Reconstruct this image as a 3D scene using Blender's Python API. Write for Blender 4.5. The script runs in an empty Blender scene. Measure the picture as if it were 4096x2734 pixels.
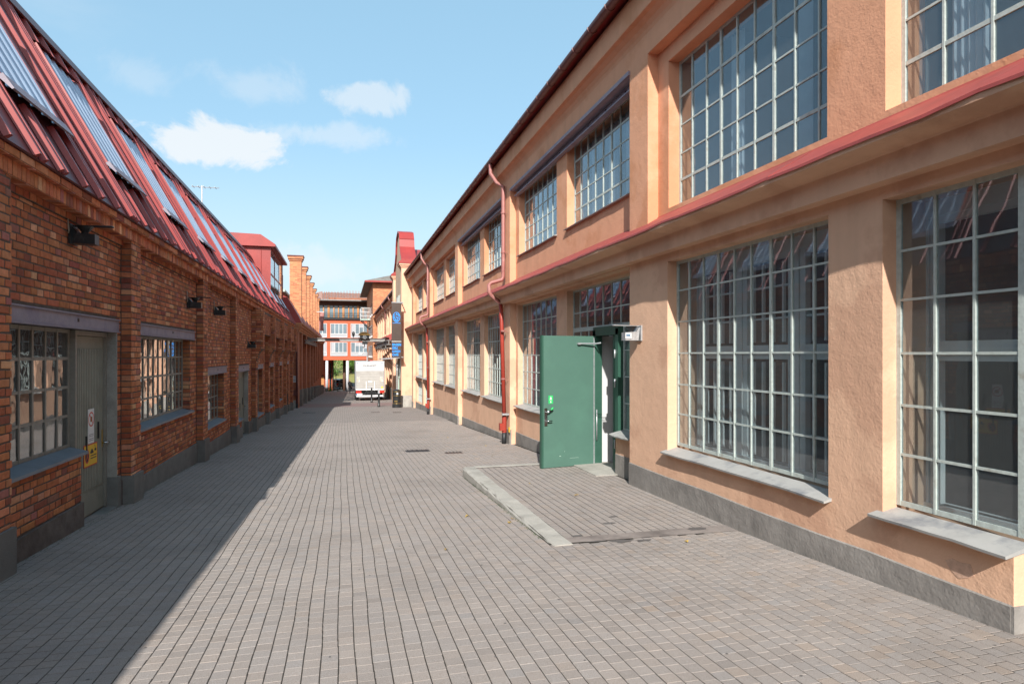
import bpy, math, random
import numpy as np
from mathutils import Vector, Matrix
R = math.radians
rnd = random.Random(11)
scene = bpy.context.scene
col = scene.collection

# ------------------------------------------------------------------ camera
TH = math.atan(678 / 2500)
cam_d = bpy.data.cameras.new('camera'); cam = bpy.data.objects.new('camera', cam_d); col.objects.link(cam)
cam.location = (0, 0, 1.65); cam.rotation_euler = (R(90), 0, -TH)
cam_d.sensor_width = 36; cam_d.lens = 2500 / 4096 * 36; cam_d.shift_y = 51 / 4096
cam_d.clip_start = .05; cam_d.clip_end = 2000
scene.camera = cam

# ------------------------------------------------------------------ sun, sky, exposure
SUN_EL, SUN_AZ = R(34.3), R(16.5)          # elevation; angle west of straight behind the camera
SV = Vector((-math.sin(SUN_AZ) * math.cos(SUN_EL), -math.cos(SUN_AZ) * math.cos(SUN_EL), math.sin(SUN_EL)))
ld = bpy.data.lights.new('sun', 'SUN'); ld.energy = 4.6; ld.angle = R(.5); ld.color = (1, .962, .905)
lo = bpy.data.objects.new('sun', ld); col.objects.link(lo); lo.location = SV * 60
lo.rotation_euler = (-SV).to_track_quat('-Z', 'Y').to_euler()
scene.view_settings.view_transform = 'Standard'; scene.view_settings.look = 'None'
scene.view_settings.exposure = .68; scene.cycles.max_bounces = 7; scene.cycles.caustics_reflective = False; scene.cycles.caustics_refractive = False; scene.cycles.diffuse_bounces = 4; scene.cycles.glossy_bounces = 3; scene.cycles.transparent_max_bounces = 10; scene.view_settings.gamma = 1; scene.view_settings.use_curve_mapping = False

world = bpy.data.worlds.new('World'); scene.world = world; world.use_nodes = True
wt = world.node_tree; wn = wt.nodes; wl = wt.links; wn.clear()
def WN(t, **k):
    n = wn.new(t)
    for a, b in k.items(): setattr(n, a, b)
    return n
def wmath(op, a, b=None, c=None, clamp=False):
    n = WN('ShaderNodeMath', operation=op, use_clamp=clamp)
    for i, s in enumerate((a, b, c)):
        if s is None: continue
        if isinstance(s, (int, float)): n.inputs[i].default_value = s
        else: wl.new(s, n.inputs[i])
    return n.outputs[0]
sky = WN('ShaderNodeTexSky', sky_type='NISHITA', sun_disc=False, sun_elevation=SUN_EL, sun_rotation=R(180) + SUN_AZ)
sky.air_density = 1.0; sky.dust_density = 2.2; sky.ozone_density = 1.6
hsv = WN('ShaderNodeHueSaturation'); hsv.inputs['Hue'].default_value = .488; hsv.inputs['Saturation'].default_value = .9
hsv.inputs['Value'].default_value = 1.0
wl.new(sky.outputs[0], hsv.inputs['Color'])
hz = WN('ShaderNodeMixRGB'); hz.inputs[0].default_value = .5; wl.new(hsv.outputs[0], hz.inputs[1]); hz.inputs[2].default_value = (2.35, 4.3, 5.7, 1)   # thin even veil
tc = WN('ShaderNodeTexCoord')
sep = WN('ShaderNodeSeparateXYZ'); wl.new(tc.outputs['Generated'], sep.inputs[0])
zz = wmath('MAXIMUM', sep.outputs[2], .03)
# clouds lie on a flat layer: direction projected onto a plane overhead
px = wmath('DIVIDE', sep.outputs[0], zz); py = wmath('DIVIDE', sep.outputs[1], zz)
cmb = WN('ShaderNodeCombineXYZ'); wl.new(px, cmb.inputs[0]); wl.new(py, cmb.inputs[1])
def wnoise(vec, scale, detail, rough, w=0, dist=0.):
    n = WN('ShaderNodeTexNoise', noise_dimensions='4D'); wl.new(vec, n.inputs['Vector'])
    n.inputs['Scale'].default_value = scale; n.inputs['Detail'].default_value = detail
    n.inputs['Roughness'].default_value = rough; n.inputs['W'].default_value = w
    n.inputs['Distortion'].default_value = dist
    return n.outputs[0]
fine = wnoise(tc.outputs['Generated'], 11, 7, .62, 3.1, .5)
wisp = wnoise(cmb.outputs[0], .55, 6, .55, 1.7)
mr = WN('ShaderNodeMapRange', interpolation_type='SMOOTHSTEP'); wl.new(wisp, mr.inputs[0])
mr.inputs[1].default_value = .60; mr.inputs[2].default_value = .86; mr.inputs[4].default_value = .5
cloud = mr.outputs[0]
def cloud_at(pxl, pyl, wx, wy, dens, edge, flat=0.):
    """one cloud round the direction (px,py of the 4096 picture), wx/wy half sizes in radians"""
    global cloud
    u, v = (pxl - 2048) / 2500, (1418 - pyl) / 2500
    d = Vector((u * math.cos(TH) + math.sin(TH), math.cos(TH) - u * math.sin(TH), v)).normalized()
    rt = Vector((d.y, -d.x, 0)).normalized(); up = rt.cross(d)
    def dot(vec, s):
        n = WN('ShaderNodeVectorMath', operation='DOT_PRODUCT'); wl.new(tc.outputs['Generated'], n.inputs[0])
        n.inputs[1].default_value = vec * s; return n.outputs['Value']
    a = dot(rt, 1 / wx); b = dot(up, 1 / wy); b = wmath('SUBTRACT', b, d.dot(up) / wy)
    if flat: b = wmath('MULTIPLY', b, wmath('ADD', 1.0, wmath('MULTIPLY', wmath('LESS_THAN', b, 0.0), flat)))
    front = wmath('GREATER_THAN', dot(d, 1), 0)
    q = wmath('SQRT', wmath('ADD', wmath('MULTIPLY', a, a), wmath('MULTIPLY', b, b)))
    q = wmath('ADD', q, wmath('MULTIPLY', wmath('SUBTRACT', fine, .5), 4.2 if edge > .5 else 3.2))
    m = WN('ShaderNodeMapRange', interpolation_type='SMOOTHSTEP'); wl.new(q, m.inputs[0])
    m.inputs[1].default_value = 1.0; m.inputs[2].default_value = 1.0 - edge; m.inputs[3].default_value = 0; m.inputs[4].default_value = dens
    cloud = wmath('MAXIMUM', cloud, wmath('MULTIPLY', m.outputs[0], front))
cloud_at(800, 590, .100, .043, .82, .55, .9)
cloud_at(1470, 385, .075, .024, .5, .6)
cloud_at(1040, 350, .075, .030, .26, .9)
cloud_at(1330, 545, .10, .020, .36, .8)
cloud_at(520, 300, .05, .030, .2, .9)
cloud_at(1250, 1070, .12, .035, .4, .8)
hm = WN('ShaderNodeMapRange', interpolation_type='SMOOTHSTEP'); wl.new(sep.outputs[2], hm.inputs[0])       # whiter air towards the horizon, all round
hm.inputs[1].default_value = .34; hm.inputs[2].default_value = .0; hm.inputs[3].default_value = 0; hm.inputs[4].default_value = .72
hz2 = WN('ShaderNodeMixRGB'); wl.new(hm.outputs[0], hz2.inputs[0]); wl.new(hz.outputs[0], hz2.inputs[1]); hz2.inputs[2].default_value = (4.25, 4.95, 5.15, 1)
mixc = WN('ShaderNodeMixRGB'); wl.new(cloud, mixc.inputs[0]); wl.new(hz2.outputs[0], mixc.inputs[1])
mixc.inputs[2].default_value = (4.9, 5.05, 5.15, 1)
bg = WN('ShaderNodeBackground'); bg.inputs[1].default_value = .12
wl.new(mixc.outputs[0], bg.inputs[0])
wo = WN('ShaderNodeOutputWorld'); wl.new(bg.outputs[0], wo.inputs[0])

# ------------------------------------------------------------------ materials
MATS = {}
def mat(name, c, rough=.7, metal=0., var=.12, vs=5., bump=0., bs=70., spec=.4, c2=None, s2=.6, lo2=.5, hi2=.7,
        attr=False, bump2=0., b2s=9., speck=0., ss=300., strk=0.):
    m = bpy.data.materials.new(name); m.use_nodes = True; MATS[name] = m
    t = m.node_tree; N = t.nodes; L = t.links
    P = N['Principled BSDF']
    geo = N.new('ShaderNodeNewGeometry'); pos = geo.outputs['Position']
    def noise(s, d=5, r=.6, v=None):
        n = N.new('ShaderNodeTexNoise'); n.inputs['Scale'].default_value = s; n.inputs['Detail'].default_value = d
        n.inputs['Roughness'].default_value = r; L.new(v or pos, n.inputs['Vector']); return n.outputs[0]
    def mix(fac, a, b, mode='MIX'):
        n = N.new('ShaderNodeMixRGB'); n.blend_type = mode
        for i, s in enumerate((fac, a, b)):
            if isinstance(s, tuple): n.inputs[i].default_value = (*s, 1)
            elif isinstance(s, (int, float)): n.inputs[i].default_value = s
            else: L.new(s, n.inputs[i])
        return n.outputs[0]
    def ramp(f, a, b, o0=0., o1=1.):
        n = N.new('ShaderNodeMapRange'); L.new(f, n.inputs[0]); n.inputs[1].default_value = a; n.inputs[2].default_value = b
        n.inputs[3].default_value = o0; n.inputs[4].default_value = o1; return n.outputs[0]
    cc = mix(ramp(noise(vs), .3, .7), tuple(x * (1 - var) for x in c), tuple(min(1, x * (1 + var)) for x in c))
    if c2: cc = mix(ramp(noise(s2, 7, .62), lo2, hi2), cc, c2)
    if strk:      # run-off streaks: noise squeezed along the vertical
        mp = N.new('ShaderNodeMapping'); mp.inputs['Scale'].default_value = (1, 1, .07); L.new(pos, mp.inputs[0])
        cc = mix(ramp(noise(4., 4, .6, mp.outputs[0]), .52, .75, 0, strk), cc, tuple(x * .62 for x in c))
    if speck: cc = mix(ramp(noise(ss, 2), .35, .65, 0, 1), mix(speck, cc, (0, 0, 0)), mix(speck * .7, cc, (1, 1, 1)))
    if attr:
        at = N.new('ShaderNodeAttribute'); at.attribute_name = 'tint'; cc = mix(1., cc, at.outputs['Color'], 'MULTIPLY')
    L.new(cc, P.inputs['Base Color']); P.inputs['Roughness'].default_value = rough; P.inputs['Metallic'].default_value = metal
    P.inputs['Specular IOR Level'].default_value = spec
    if bump or bump2:
        nrm = None
        for st, sc, dd in ((bump2, b2s, .012), (bump, bs, .004)):
            if not st: continue
            b = N.new('ShaderNodeBump'); b.inputs['Strength'].default_value = st; b.inputs['Distance'].default_value = dd
            L.new(noise(sc, 3), b.inputs['Height'])
            if nrm: L.new(nrm, b.inputs['Normal'])
            nrm = b.outputs[0]
        L.new(nrm, P.inputs['Normal'])
    return m
STU = dict(rough=.9, bump=.7, bs=45, bump2=.5, b2s=8, spec=.2, strk=.22)
mat('stucco_low', (.69, .43, .29), var=.05, vs=2.5, c2=(.60, .355, .238), s2=.9, lo2=.53, hi2=.60, **STU)
mat('stucco_high', (.655, .33, .20), var=.06, vs=2.5, c2=(.58, .272, .15), s2=.9, lo2=.53, hi2=.62, **STU)
mat('stucco_tan', (.50, .36, .25), var=.06, c2=(.44, .32, .22), **STU)
mat('plinth', (.265, .245, .225), rough=.92, var=.15, vs=4, c2=(.17, .157, .145), s2=1.6, lo2=.45, hi2=.7, bump=.8, bs=40, bump2=.8, b2s=6, spec=.2)
mat('plinth_brown', (.15, .125, .11), rough=.92, var=.25, vs=7, c2=(.09, .07, .06), bump=.9, bs=30, bump2=.9, b2s=8, spec=.2)
mat('brick', (.86, .86, .86), rough=.88, var=.16, vs=18, attr=True, bump=.8, bs=110, bump2=.5, b2s=30, spec=.2, c2=(.62, .57, .55), s2=1.6, lo2=.55, hi2=.75)
mat('mortar', (.135, .105, .085), rough=.95, var=.25, vs=12, bump=.9, bs=90, spec=.1)
mat('paver', (.268, .229, .203), rough=.85, var=.06, vs=1.3, attr=True, bump=.6, bs=190, spec=.25, speck=.16, ss=260, c2=(.22, .187, .165), s2=.6, lo2=.5, hi2=.66)
mat('ramp_strip', (.23, .195, .175), rough=.9, var=.15, vs=9, c2=(.12, .10, .09), s2=2.2, bump=.5, bs=80)
mat('render_scar', (.58, .37, .265), rough=.95, var=.15, vs=30, bump=.6, bs=60)
mat('paver_far', (.26, .225, .20), rough=.85, var=.07, vs=1.3, bump=.5, bs=160, spec=.25, speck=.10, ss=200, c2=(.23, .2, .178), s2=.5)
mat('joint', (.05, .044, .038), rough=.95, var=.3, vs=20, spec=.1)
mat('paver_red', (.22, .15, .14), rough=.85, var=.12, vs=30, bump=.5, bs=120)
mat('asphalt', (.06, .06, .06), rough=.9, var=.2, vs=6, bump=.5)
mat('concrete', (.36, .34, .30), rough=.9, var=.14, vs=5, c2=(.24, .225, .195), s2=2.4, bump=1., bs=60, bump2=.6, b2s=14, spec=.2, speck=.1, ss=150)
mat('concrete_grey', (.20, .195, .18), rough=.9, var=.16, vs=6, c2=(.15, .14, .13), bump=.7, bs=60, spec=.2)
mat('slate_sill', (.16, .18, .205), rough=.55, var=.12, vs=4, c2=(.22, .23, .24), bump=.2)
mat('zinc_sill', (.34, .335, .32), rough=.6, var=.08, vs=6, c2=(.20, .205, .215), s2=3.5, lo2=.52, hi2=.66, bump=.25, bs=20)
mat('frame_white', (.44, .485, .45), rough=.55, var=.12, vs=25, c2=(.30, .29, .24), s2=9, lo2=.58, hi2=.75, bump=.5, bs=60)
mat('frame_grey', (.27, .245, .205), rough=.6, var=.12, vs=20, bump=.4, bs=60)
mat('white_paint', (.76, .75, .73), rough=.5, var=.04, vs=8)
mat('white_gloss', (.8, .8, .79), rough=.35, var=.02)
mat('interior', (.20, .19, .185), rough=.9, var=.1)
mat('interior_light', (.55, .54, .52), rough=.9, var=.05)
mat('curtain', (.55, .57, .6), rough=.9, var=.1)
mat('red_roof', (.30, .036, .030), rough=.42, var=.10, vs=3, c2=(.24, .034, .03), s2=1.5, spec=.5, bump=.15, bs=8)
mat('red_roof_shade_dirt', (.13, .026, .024), rough=.45, var=.2, vs=6, c2=(.07, .04, .034), s2=3, lo2=.5, hi2=.75, spec=.5, bump=.3, bs=14)  # roof red with shade darkened into the base; brown blotches are dirt
mat('red_flash', (.31, .058, .05), rough=.5, var=.12, vs=6, c2=(.22, .05, .045), s2=2.5, lo2=.52, hi2=.72, bump=.5, bs=7)
mat('skylight', (.40, .49, .62), rough=.16, var=.10, vs=2, spec=.9)  # sky reflection put into the pale blue base colour
mat('purple_steel', (.27, .235, .275), rough=.6, var=.13, vs=9, c2=(.20, .175, .24), s2=4, bump=.5, bs=40)
mat('gutter', (.13, .037, .032), rough=.4, var=.2, vs=8, spec=.5)
mat('pipe_faded', (.30, .115, .10), rough=.5, var=.12, vs=9, c2=(.40, .22, .195), s2=3)
mat('pipe_red', (.30, .04, .026), rough=.45, var=.1, vs=9)
mat('black_plastic', (.02, .021, .023), rough=.5, var=.2)
mat('black_metal', (.022, .023, .024), rough=.35, var=.25, vs=12, c2=(.07, .07, .068), s2=6, lo2=.55, hi2=.8)
mat('galvanised', (.46, .47, .48), rough=.45, metal=.55, var=.16, vs=30, c2=(.34, .35, .36), s2=14)
mat('chrome', (.6, .6, .6), rough=.15, metal=1., var=.05)
mat('brass', (.5, .32, .08), rough=.35, metal=.6, var=.05)
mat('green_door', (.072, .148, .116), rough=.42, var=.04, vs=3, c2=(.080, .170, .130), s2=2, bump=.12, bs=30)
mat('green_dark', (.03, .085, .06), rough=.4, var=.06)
mat('green_pale', (.38, .50, .43), rough=.5, var=.1)
mat('door_grey', (.26, .255, .205), rough=.55, var=.08, vs=4, c2=(.19, .185, .15), s2=2.5, bump=.3)
mat('sign_white', (.75, .74, .72), rough=.5, var=.02)
mat('sign_red', (.62, .06, .03), rough=.5, var=.03)
mat('sign_yellow', (.78, .48, .03), rough=.5, var=.03)
mat('sign_black', (.025, .025, .03), rough=.5, var=.05)
mat('sign_green', (.03, .45, .12), rough=.45, var=.02)
mat('sign_blue', (.02, .30, .85), rough=.5, var=.02)
mat('sign_brown', (.075, .055, .046), rough=.35, var=.08)
mat('sticker_blue', (.05, .14, .25), rough=.5)
mat('ink_dark', (.07, .07, .08), rough=.6, var=.02)
mat('ink_grey', (.28, .28, .30), rough=.6, var=.02)
mat('truck_alu', (.40, .385, .36), rough=.55, metal=.1, var=.07, vs=6, c2=(.33, .31, .285), s2=3)
mat('truck_white', (.56, .565, .57), rough=.45, var=.02)
mat('office_white', (.54, .54, .54), rough=.5, var=.03)
mat('tyre', (.02, .02, .02), rough=.85, var=.2)
mat('lamp_red', (.6, .03, .02), rough=.25, var=.05)
mat('car_silver', (.33, .36, .40), rough=.3, metal=.6, var=.03)
mat('dark_glass', (.02, .025, .03), rough=.06, var=.1, spec=.9)
mat('office_red', (.47, .105, .048), rough=.75, var=.06, vs=1.5)
mat('office_grey', (.36, .37, .39), rough=.7, var=.04)
mat('wood', (.45, .20, .075), rough=.6, var=.15, vs=6)
mat('wood_dark', (.12, .06, .04), rough=.7, var=.15)
mat('copper_mesh', (.30, .11, .055), rough=.6, var=.12, vs=4)
mat('office_glass', (.15, .20, .23), rough=.08, var=.25, vs=.5, spec=.8)  # base colour lightened to stand in for reflected sky
mat('steel_beam', (.24, .23, .22), rough=.6, var=.2, vs=4, c2=(.22, .12, .06), s2=1.5, lo2=.6, hi2=.7)
mat('rust_hood', (.24, .15, .055), rough=.6, var=.2, vs=6)
mat('pillar_white', (.5, .5, .52), rough=.7, var=.05)
mat('leaf', (.075, .15, .025), rough=.6, var=.35, vs=1.2, attr=True)
mat('bark', (.09, .065, .045), rough=.9, var=.3, vs=9, bump=.8, bs=25)
mat('dry_grass', (.26, .23, .07), rough=.9, var=.25, vs=2, c2=(.13, .17, .04), s2=.9)
mat('yellow_leaf', (.42, .27, .05), rough=.7, var=.3, vs=20)
mat('moss', (.05, .09, .02), rough=.9, var=.4, vs=20)
mat('cloth_black', (.012, .012, .015), rough=.85, var=.2)
mat('skin', (.45, .24, .16), rough=.6, var=.05)
mat('hair', (.035, .02, .012), rough=.6, var=.2)
mat('granite', (.30, .27, .26), rough=.8, var=.2, vs=25, bump=.5, bs=40)
mat('rust_cover', (.12, .085, .07), rough=.7, var=.25, vs=18, bump=.5, bs=50)
mat('wet_patch', (.11, .10, .095), rough=.6, var=.25, vs=9)
mat('cable', (.30, .25, .20), rough=.6, var=.1)

def glass_mat(name, tint, f0, wav, rough=.015):
    m = bpy.data.materials.new(name); m.use_nodes = True; MATS[name] = m
    t = m.node_tree; N = t.nodes; L = t.links; N.clear()
    o = N.new('ShaderNodeOutputMaterial'); mx = N.new('ShaderNodeMixShader'); tr = N.new('ShaderNodeBsdfTransparent')
    gl = N.new('ShaderNodeBsdfGlossy'); lw = N.new('ShaderNodeLayerWeight'); lw.inputs[0].default_value = .5
    tr.inputs[0].default_value = (*tint, 1); gl.inputs['Roughness'].default_value = rough
    gl.inputs['Color'].default_value = (.92, .95, 1, 1)
    pw = N.new('ShaderNodeMath'); pw.operation = 'POWER'; pw.inputs[1].default_value = 4.2; L.new(lw.outputs['Facing'], pw.inputs[0])
    ma = N.new('ShaderNodeMath'); ma.operation = 'MULTIPLY_ADD'; ma.use_clamp = True; ma.inputs[1].default_value = .9; ma.inputs[2].default_value = f0; L.new(pw.outputs[0], ma.inputs[0])
    geo = N.new('ShaderNodeNewGeometry'); nz = N.new('ShaderNodeTexNoise'); bp = N.new('ShaderNodeBump')
    L.new(geo.outputs['Position'], nz.inputs['Vector']); nz.inputs['Scale'].default_value = 5; nz.inputs['Detail'].default_value = 1
    bp.inputs['Strength'].default_value = wav; bp.inputs['Distance'].default_value = .02
    L.new(nz.outputs[0], bp.inputs['Height']); L.new(bp.outputs[0], gl.inputs['Normal'])
    L.new(ma.outputs[0], mx.inputs[0]); L.new(tr.outputs[0], mx.inputs[1]); L.new(gl.outputs[0], mx.inputs[2])
    df = N.new('ShaderNodeBsdfDiffuse'); df.inputs[0].default_value = (.55, .56, .55, 1); dm = N.new('ShaderNodeMixShader'); dm.inputs[0].default_value = .045   # film of dust
    L.new(mx.outputs[0], dm.inputs[1]); L.new(df.outputs[0], dm.inputs[2]); L.new(dm.outputs[0], o.inputs[0])
glass_mat('glass', (.84, .90, .92), .075, .018)
glass_mat('glass_old', (.58, .58, .53), .2, .06)

# ------------------------------------------------------------------ mesh helpers
class MB:
    def __init__(s): s.v = []; s.f = []; s.c = []; s.hasc = False
    def add(s, vs, fs, c=None):
        b = len(s.v); s.v.extend(vs)
        for f in fs: s.f.append(tuple(i + b for i in f)); s.c.append(c or (1, 1, 1))
        if c: s.hasc = True
        return s
    def box(s, x0, x1, y0, y1, z0, z1, c=None, skip=()):
        vs = [(x, y, z) for x in (x0, x1) for y in (y0, y1) for z in (z0, z1)]
        F = {'-x': (0, 1, 3, 2), '+x': (4, 6, 7, 5), '-y': (0, 4, 5, 1), '+y': (2, 3, 7, 6), '-z': (0, 2, 6, 4), '+z': (1, 5, 7, 3)}
        return s.add(vs, [F[k] for k in F if k not in skip], c)
    def obox(s, cx, cy, cz, ax, ay, az, c=None):
        """box by centre and three half-axis vectors"""
        C = Vector((cx, cy, cz)); ax, ay, az = Vector(ax), Vector(ay), Vector(az)
        vs = [tuple(C + i * ax + j * ay + k * az) for i in (-1, 1) for j in (-1, 1) for k in (-1, 1)]
        return s.add(vs, [(0, 1, 3, 2), (4, 6, 7, 5), (0, 4, 5, 1), (2, 3, 7, 6), (0, 2, 6, 4), (1, 5, 7, 3)], c)
    def prism(s, prof, axis, a0, a1, c=None, cap=True):
        """profile extruded along axis: 'y' -> prof (x,z); 'x' -> (y,z); 'z' -> (x,y)"""
        def P(p, a): return {'y': (p[0], a, p[1]), 'x': (a, p[0], p[1]), 'z': (p[0], p[1], a)}[axis]
        n = len(prof); vs = [P(p, a0) for p in prof] + [P(p, a1) for p in prof]
        fs = [(i, (i + 1) % n, n + (i + 1) % n, n + i) for i in range(n)]
        if cap: fs += [tuple(range(n - 1, -1, -1)), tuple(range(n, 2 * n))]
        return s.add(vs, fs, c)
    def tube(s, pts, r, n=8, c=None, cap=True):
        pts = [Vector(p) for p in pts]; rs = r if isinstance(r, (list, tuple)) else [r] * len(pts)
        vs = []; fs = []; prev = None
        for i, p in enumerate(pts):
            d = (pts[min(i + 1, len(pts) - 1)] - pts[max(i - 1, 0)]).normalized()
            up = prev if prev is not None else (Vector((0, 0, 1)) if abs(d.z) < .9 else Vector((1, 0, 0)))
            a = (up - d * up.dot(d)).normalized(); prev = a; b = d.cross(a)
            k = 1.0
            if 0 < i < len(pts) - 1:
                cosv = max(.4, math.cos((pts[i + 1] - p).angle(p - pts[i - 1], 0) / 2)); k = 1 / cosv
            for j in range(n):
                t = 2 * math.pi * j / n; vs.append(tuple(p + (a * math.cos(t) + b * math.sin(t)) * rs[i] * (1 if k == 1 else (1 + (k - 1) * .6))))
        for i in range(len(pts) - 1):
            for j in range(n):
                fs.append((i * n + j, i * n + (j + 1) % n, (i + 1) * n + (j + 1) % n, (i + 1) * n + j))
        if cap: fs += [tuple(range(n - 1, -1, -1)), tuple(range((len(pts) - 1) * n, len(pts) * n))]
        return s.add(vs, fs, c)
    def lathe(s, x, y, prof, n=24, c=None):
        """prof: (r,z) from bottom to top"""
        vs = []; fs = []
        for r, z in prof:
            for j in range(n):
                t = 2 * math.pi * j / n; vs.append((x + r * math.cos(t), y + r * math.sin(t), z))
        for i in range(len(prof) - 1):
            for j in range(n): fs.append((i * n + j, i * n + (j + 1) % n, (i + 1) * n + (j + 1) % n, (i + 1) * n + j))
        fs += [tuple(range(n - 1, -1, -1)), tuple(range((len(prof) - 1) * n, len(prof) * n))]
        return s.add(vs, fs, c)
    def mesh(s, name, m, smooth=False):
        me = bpy.data.meshes.new(name); me.from_pydata(s.v, [], s.f)
        me.materials.append(MATS[m])
        if s.hasc:
            a = me.attributes.new('tint', 'FLOAT_COLOR', 'FACE')
            arr = np.ones((len(s.c), 4), np.float32); arr[:, :3] = np.array(s.c, np.float32); a.data.foreach_set('color', arr.ravel())
        if smooth: me.polygons.foreach_set('use_smooth', [True] * len(me.polygons))
        me.update(); return me
    def build(s, name, m, parent=None, kind=None, smooth=False, label=None):
        return link(name, s.mesh(name, m, smooth), parent, kind, label)
def link(name, me, parent=None, kind=None, label=None):
    o = bpy.data.objects.new(name, me); col.objects.link(o)
    if parent is not None:
        o.parent = parent; o.matrix_parent_inverse = Matrix.Translation(-Vector(ORG.get(parent.name, (0, 0, 0))))
    if kind: o['kind'] = kind
    if label: o['label'] = label
    return o
ORG = {}
def thing(name, label, cat, loc=(0, 0, 0), group=None):
    o = bpy.data.objects.new(name, None); col.objects.link(o); o.location = loc; o.empty_display_size = .2
    ORG[o.name] = loc; o['label'] = label; o['category'] = cat
    if group: o['group'] = group
    return o
def tag(o, label, cat, group=None):
    o['label'] = label; o['category'] = cat
    if group: o['group'] = group
    return o
def text_mesh(s, size, m, name='lettering', bold=0., ext=.002):
    cu = bpy.data.curves.new('t', 'FONT'); cu.body = s; cu.size = size; cu.offset = bold; cu.extrude = ext; cu.resolution_u = 3
    o = bpy.data.objects.new('t', cu); col.objects.link(o)
    bpy.context.view_layer.update()
    me = bpy.data.meshes.new_from_object(o.evaluated_get(bpy.context.evaluated_depsgraph_get()))
    bpy.data.objects.remove(o); me.name = name; me.materials.clear(); me.materials.append(MATS[m]); return me
def text(s, size, m, origin, xdir, ydir, parent, bold=0., name='lettering', width=None, align='L'):
    """letters lying in the plane xdir/ydir with their lower left corner at origin"""
    me = text_mesh(s, size, m, name, bold)
    xs = [v.co.x for v in me.vertices]; x0, x1 = min(xs), max(xs); k = (width / (x1 - x0)) if width else 1
    X, Y = Vector(xdir).normalized(), Vector(ydir).normalized(); Z = X.cross(Y); O = Vector(origin)
    off = {'L': -x0 * k, 'C': -(x0 + x1) / 2 * k, 'R': -x1 * k}[align]
    for v in me.vertices: v.co = O + X * (v.co.x * k + off) + Y * v.co.y + Z * v.co.z
    return link(name, me, parent)
def G(y):                          # street level: falls away from the camera
    y = max(-6, min(96, y)); return .115 - .041 * y

# ------------------------------------------------------------------ ground and street
def proj(x, y, z):
    r = x * math.cos(TH) - y * math.sin(TH); f = x * math.sin(TH) + y * math.cos(TH)
    if f < .3: return None
    return 2048 + 2500 * r / f, 1418 - 2500 * (z - 1.65) / f, f
def in_view(x, y, z, m=0):
    q = proj(x, y, z)
    return q is not None and -m < q[0] < 4096 + m and -m < q[1] < 2734 + m
g = MB()
prof = [(-400, G(-6) - .06), (-6, G(-6) - .06), (96, G(96) - .06), (500, G(96) - .06)]
for (a, za), (b, zb) in zip(prof, prof[1:]): g.add([(-400, a, za), (400, a, za), (400, b, zb), (-400, b, zb)], [(0, 1, 2, 3)])
g.build('ground', 'asphalt', kind='structure')
street = MB()
for a, b in ((-6, 24), ): street.add([(-3.2, a, G(a) - .0022), (4.4, a, G(a) - .0022), (4.4, b, G(b) - .0022), (-3.2, b, G(b) - .0022)], [(0, 1, 2, 3)])
street = street.build('street', 'joint', kind='structure')
RX0, RX1, RY0, RY1 = 1.87, 3.84, 5.5, 9.86          # raised doorstep ramp
def RZ(y): return -.108 - (y - RY0) * .0125
STRIP0, STRIP1 = 38.9, 44.8
# beyond the distance where single stones can be told apart the sheet carries the joints in its material
m = mat('paver_joints', (.268, .231, .207), rough=.85, var=.08, vs=1.3, spec=.25, speck=.10, ss=200, c2=(.25, .216, .194), s2=.5)
t = m.node_tree; N = t.nodes; L = t.links
bt = N.new('ShaderNodeTexBrick'); geo = N.new('ShaderNodeNewGeometry'); mp = N.new('ShaderNodeMapping'); mp.inputs['Rotation'].default_value = (0, 0, R(90))
L.new(geo.outputs['Position'], mp.inputs[0]); L.new(mp.outputs[0], bt.inputs['Vector'])
bt.inputs['Scale'].default_value = 1; bt.inputs['Brick Width'].default_value = .0935; bt.inputs['Row Height'].default_value = .0935; bt.inputs['Mortar Size'].default_value = .0045
bt.inputs['Color1'].default_value = (1, 1, 1, 1); bt.inputs['Color2'].default_value = (.9, .9, .9, 1); bt.inputs['Mortar'].default_value = (.42, .4, .38, 1)
P = N['Principled BSDF']; src = P.inputs['Base Color'].links[0].from_socket
mu = N.new('ShaderNodeMixRGB'); mu.blend_type = 'MULTIPLY'; mu.inputs[0].default_value = 1
L.new(src, mu.inputs[1]); L.new(bt.outputs['Color'], mu.inputs[2]); L.new(mu.outputs[0], P.inputs['Base Color'])
def sheet(a, b, name, m, dz=0., x0=-3.2, x1=4.4):
    s = MB(); s.add([(x0, a, G(a) + dz), (x1, a, G(a) + dz), (x1, b, G(b) + dz), (x0, b, G(b) + dz)], [(0, 1, 2, 3)])
    return s.build(name, m, parent=street)
sheet(24, STRIP0, 'far_paving', 'paver_joints'); sheet(STRIP0, STRIP1, 'red_paving_band', 'paver_red', .004); sheet(STRIP1, 96, 'far_paving', 'paver_joints', 0., -5, 5)

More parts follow.
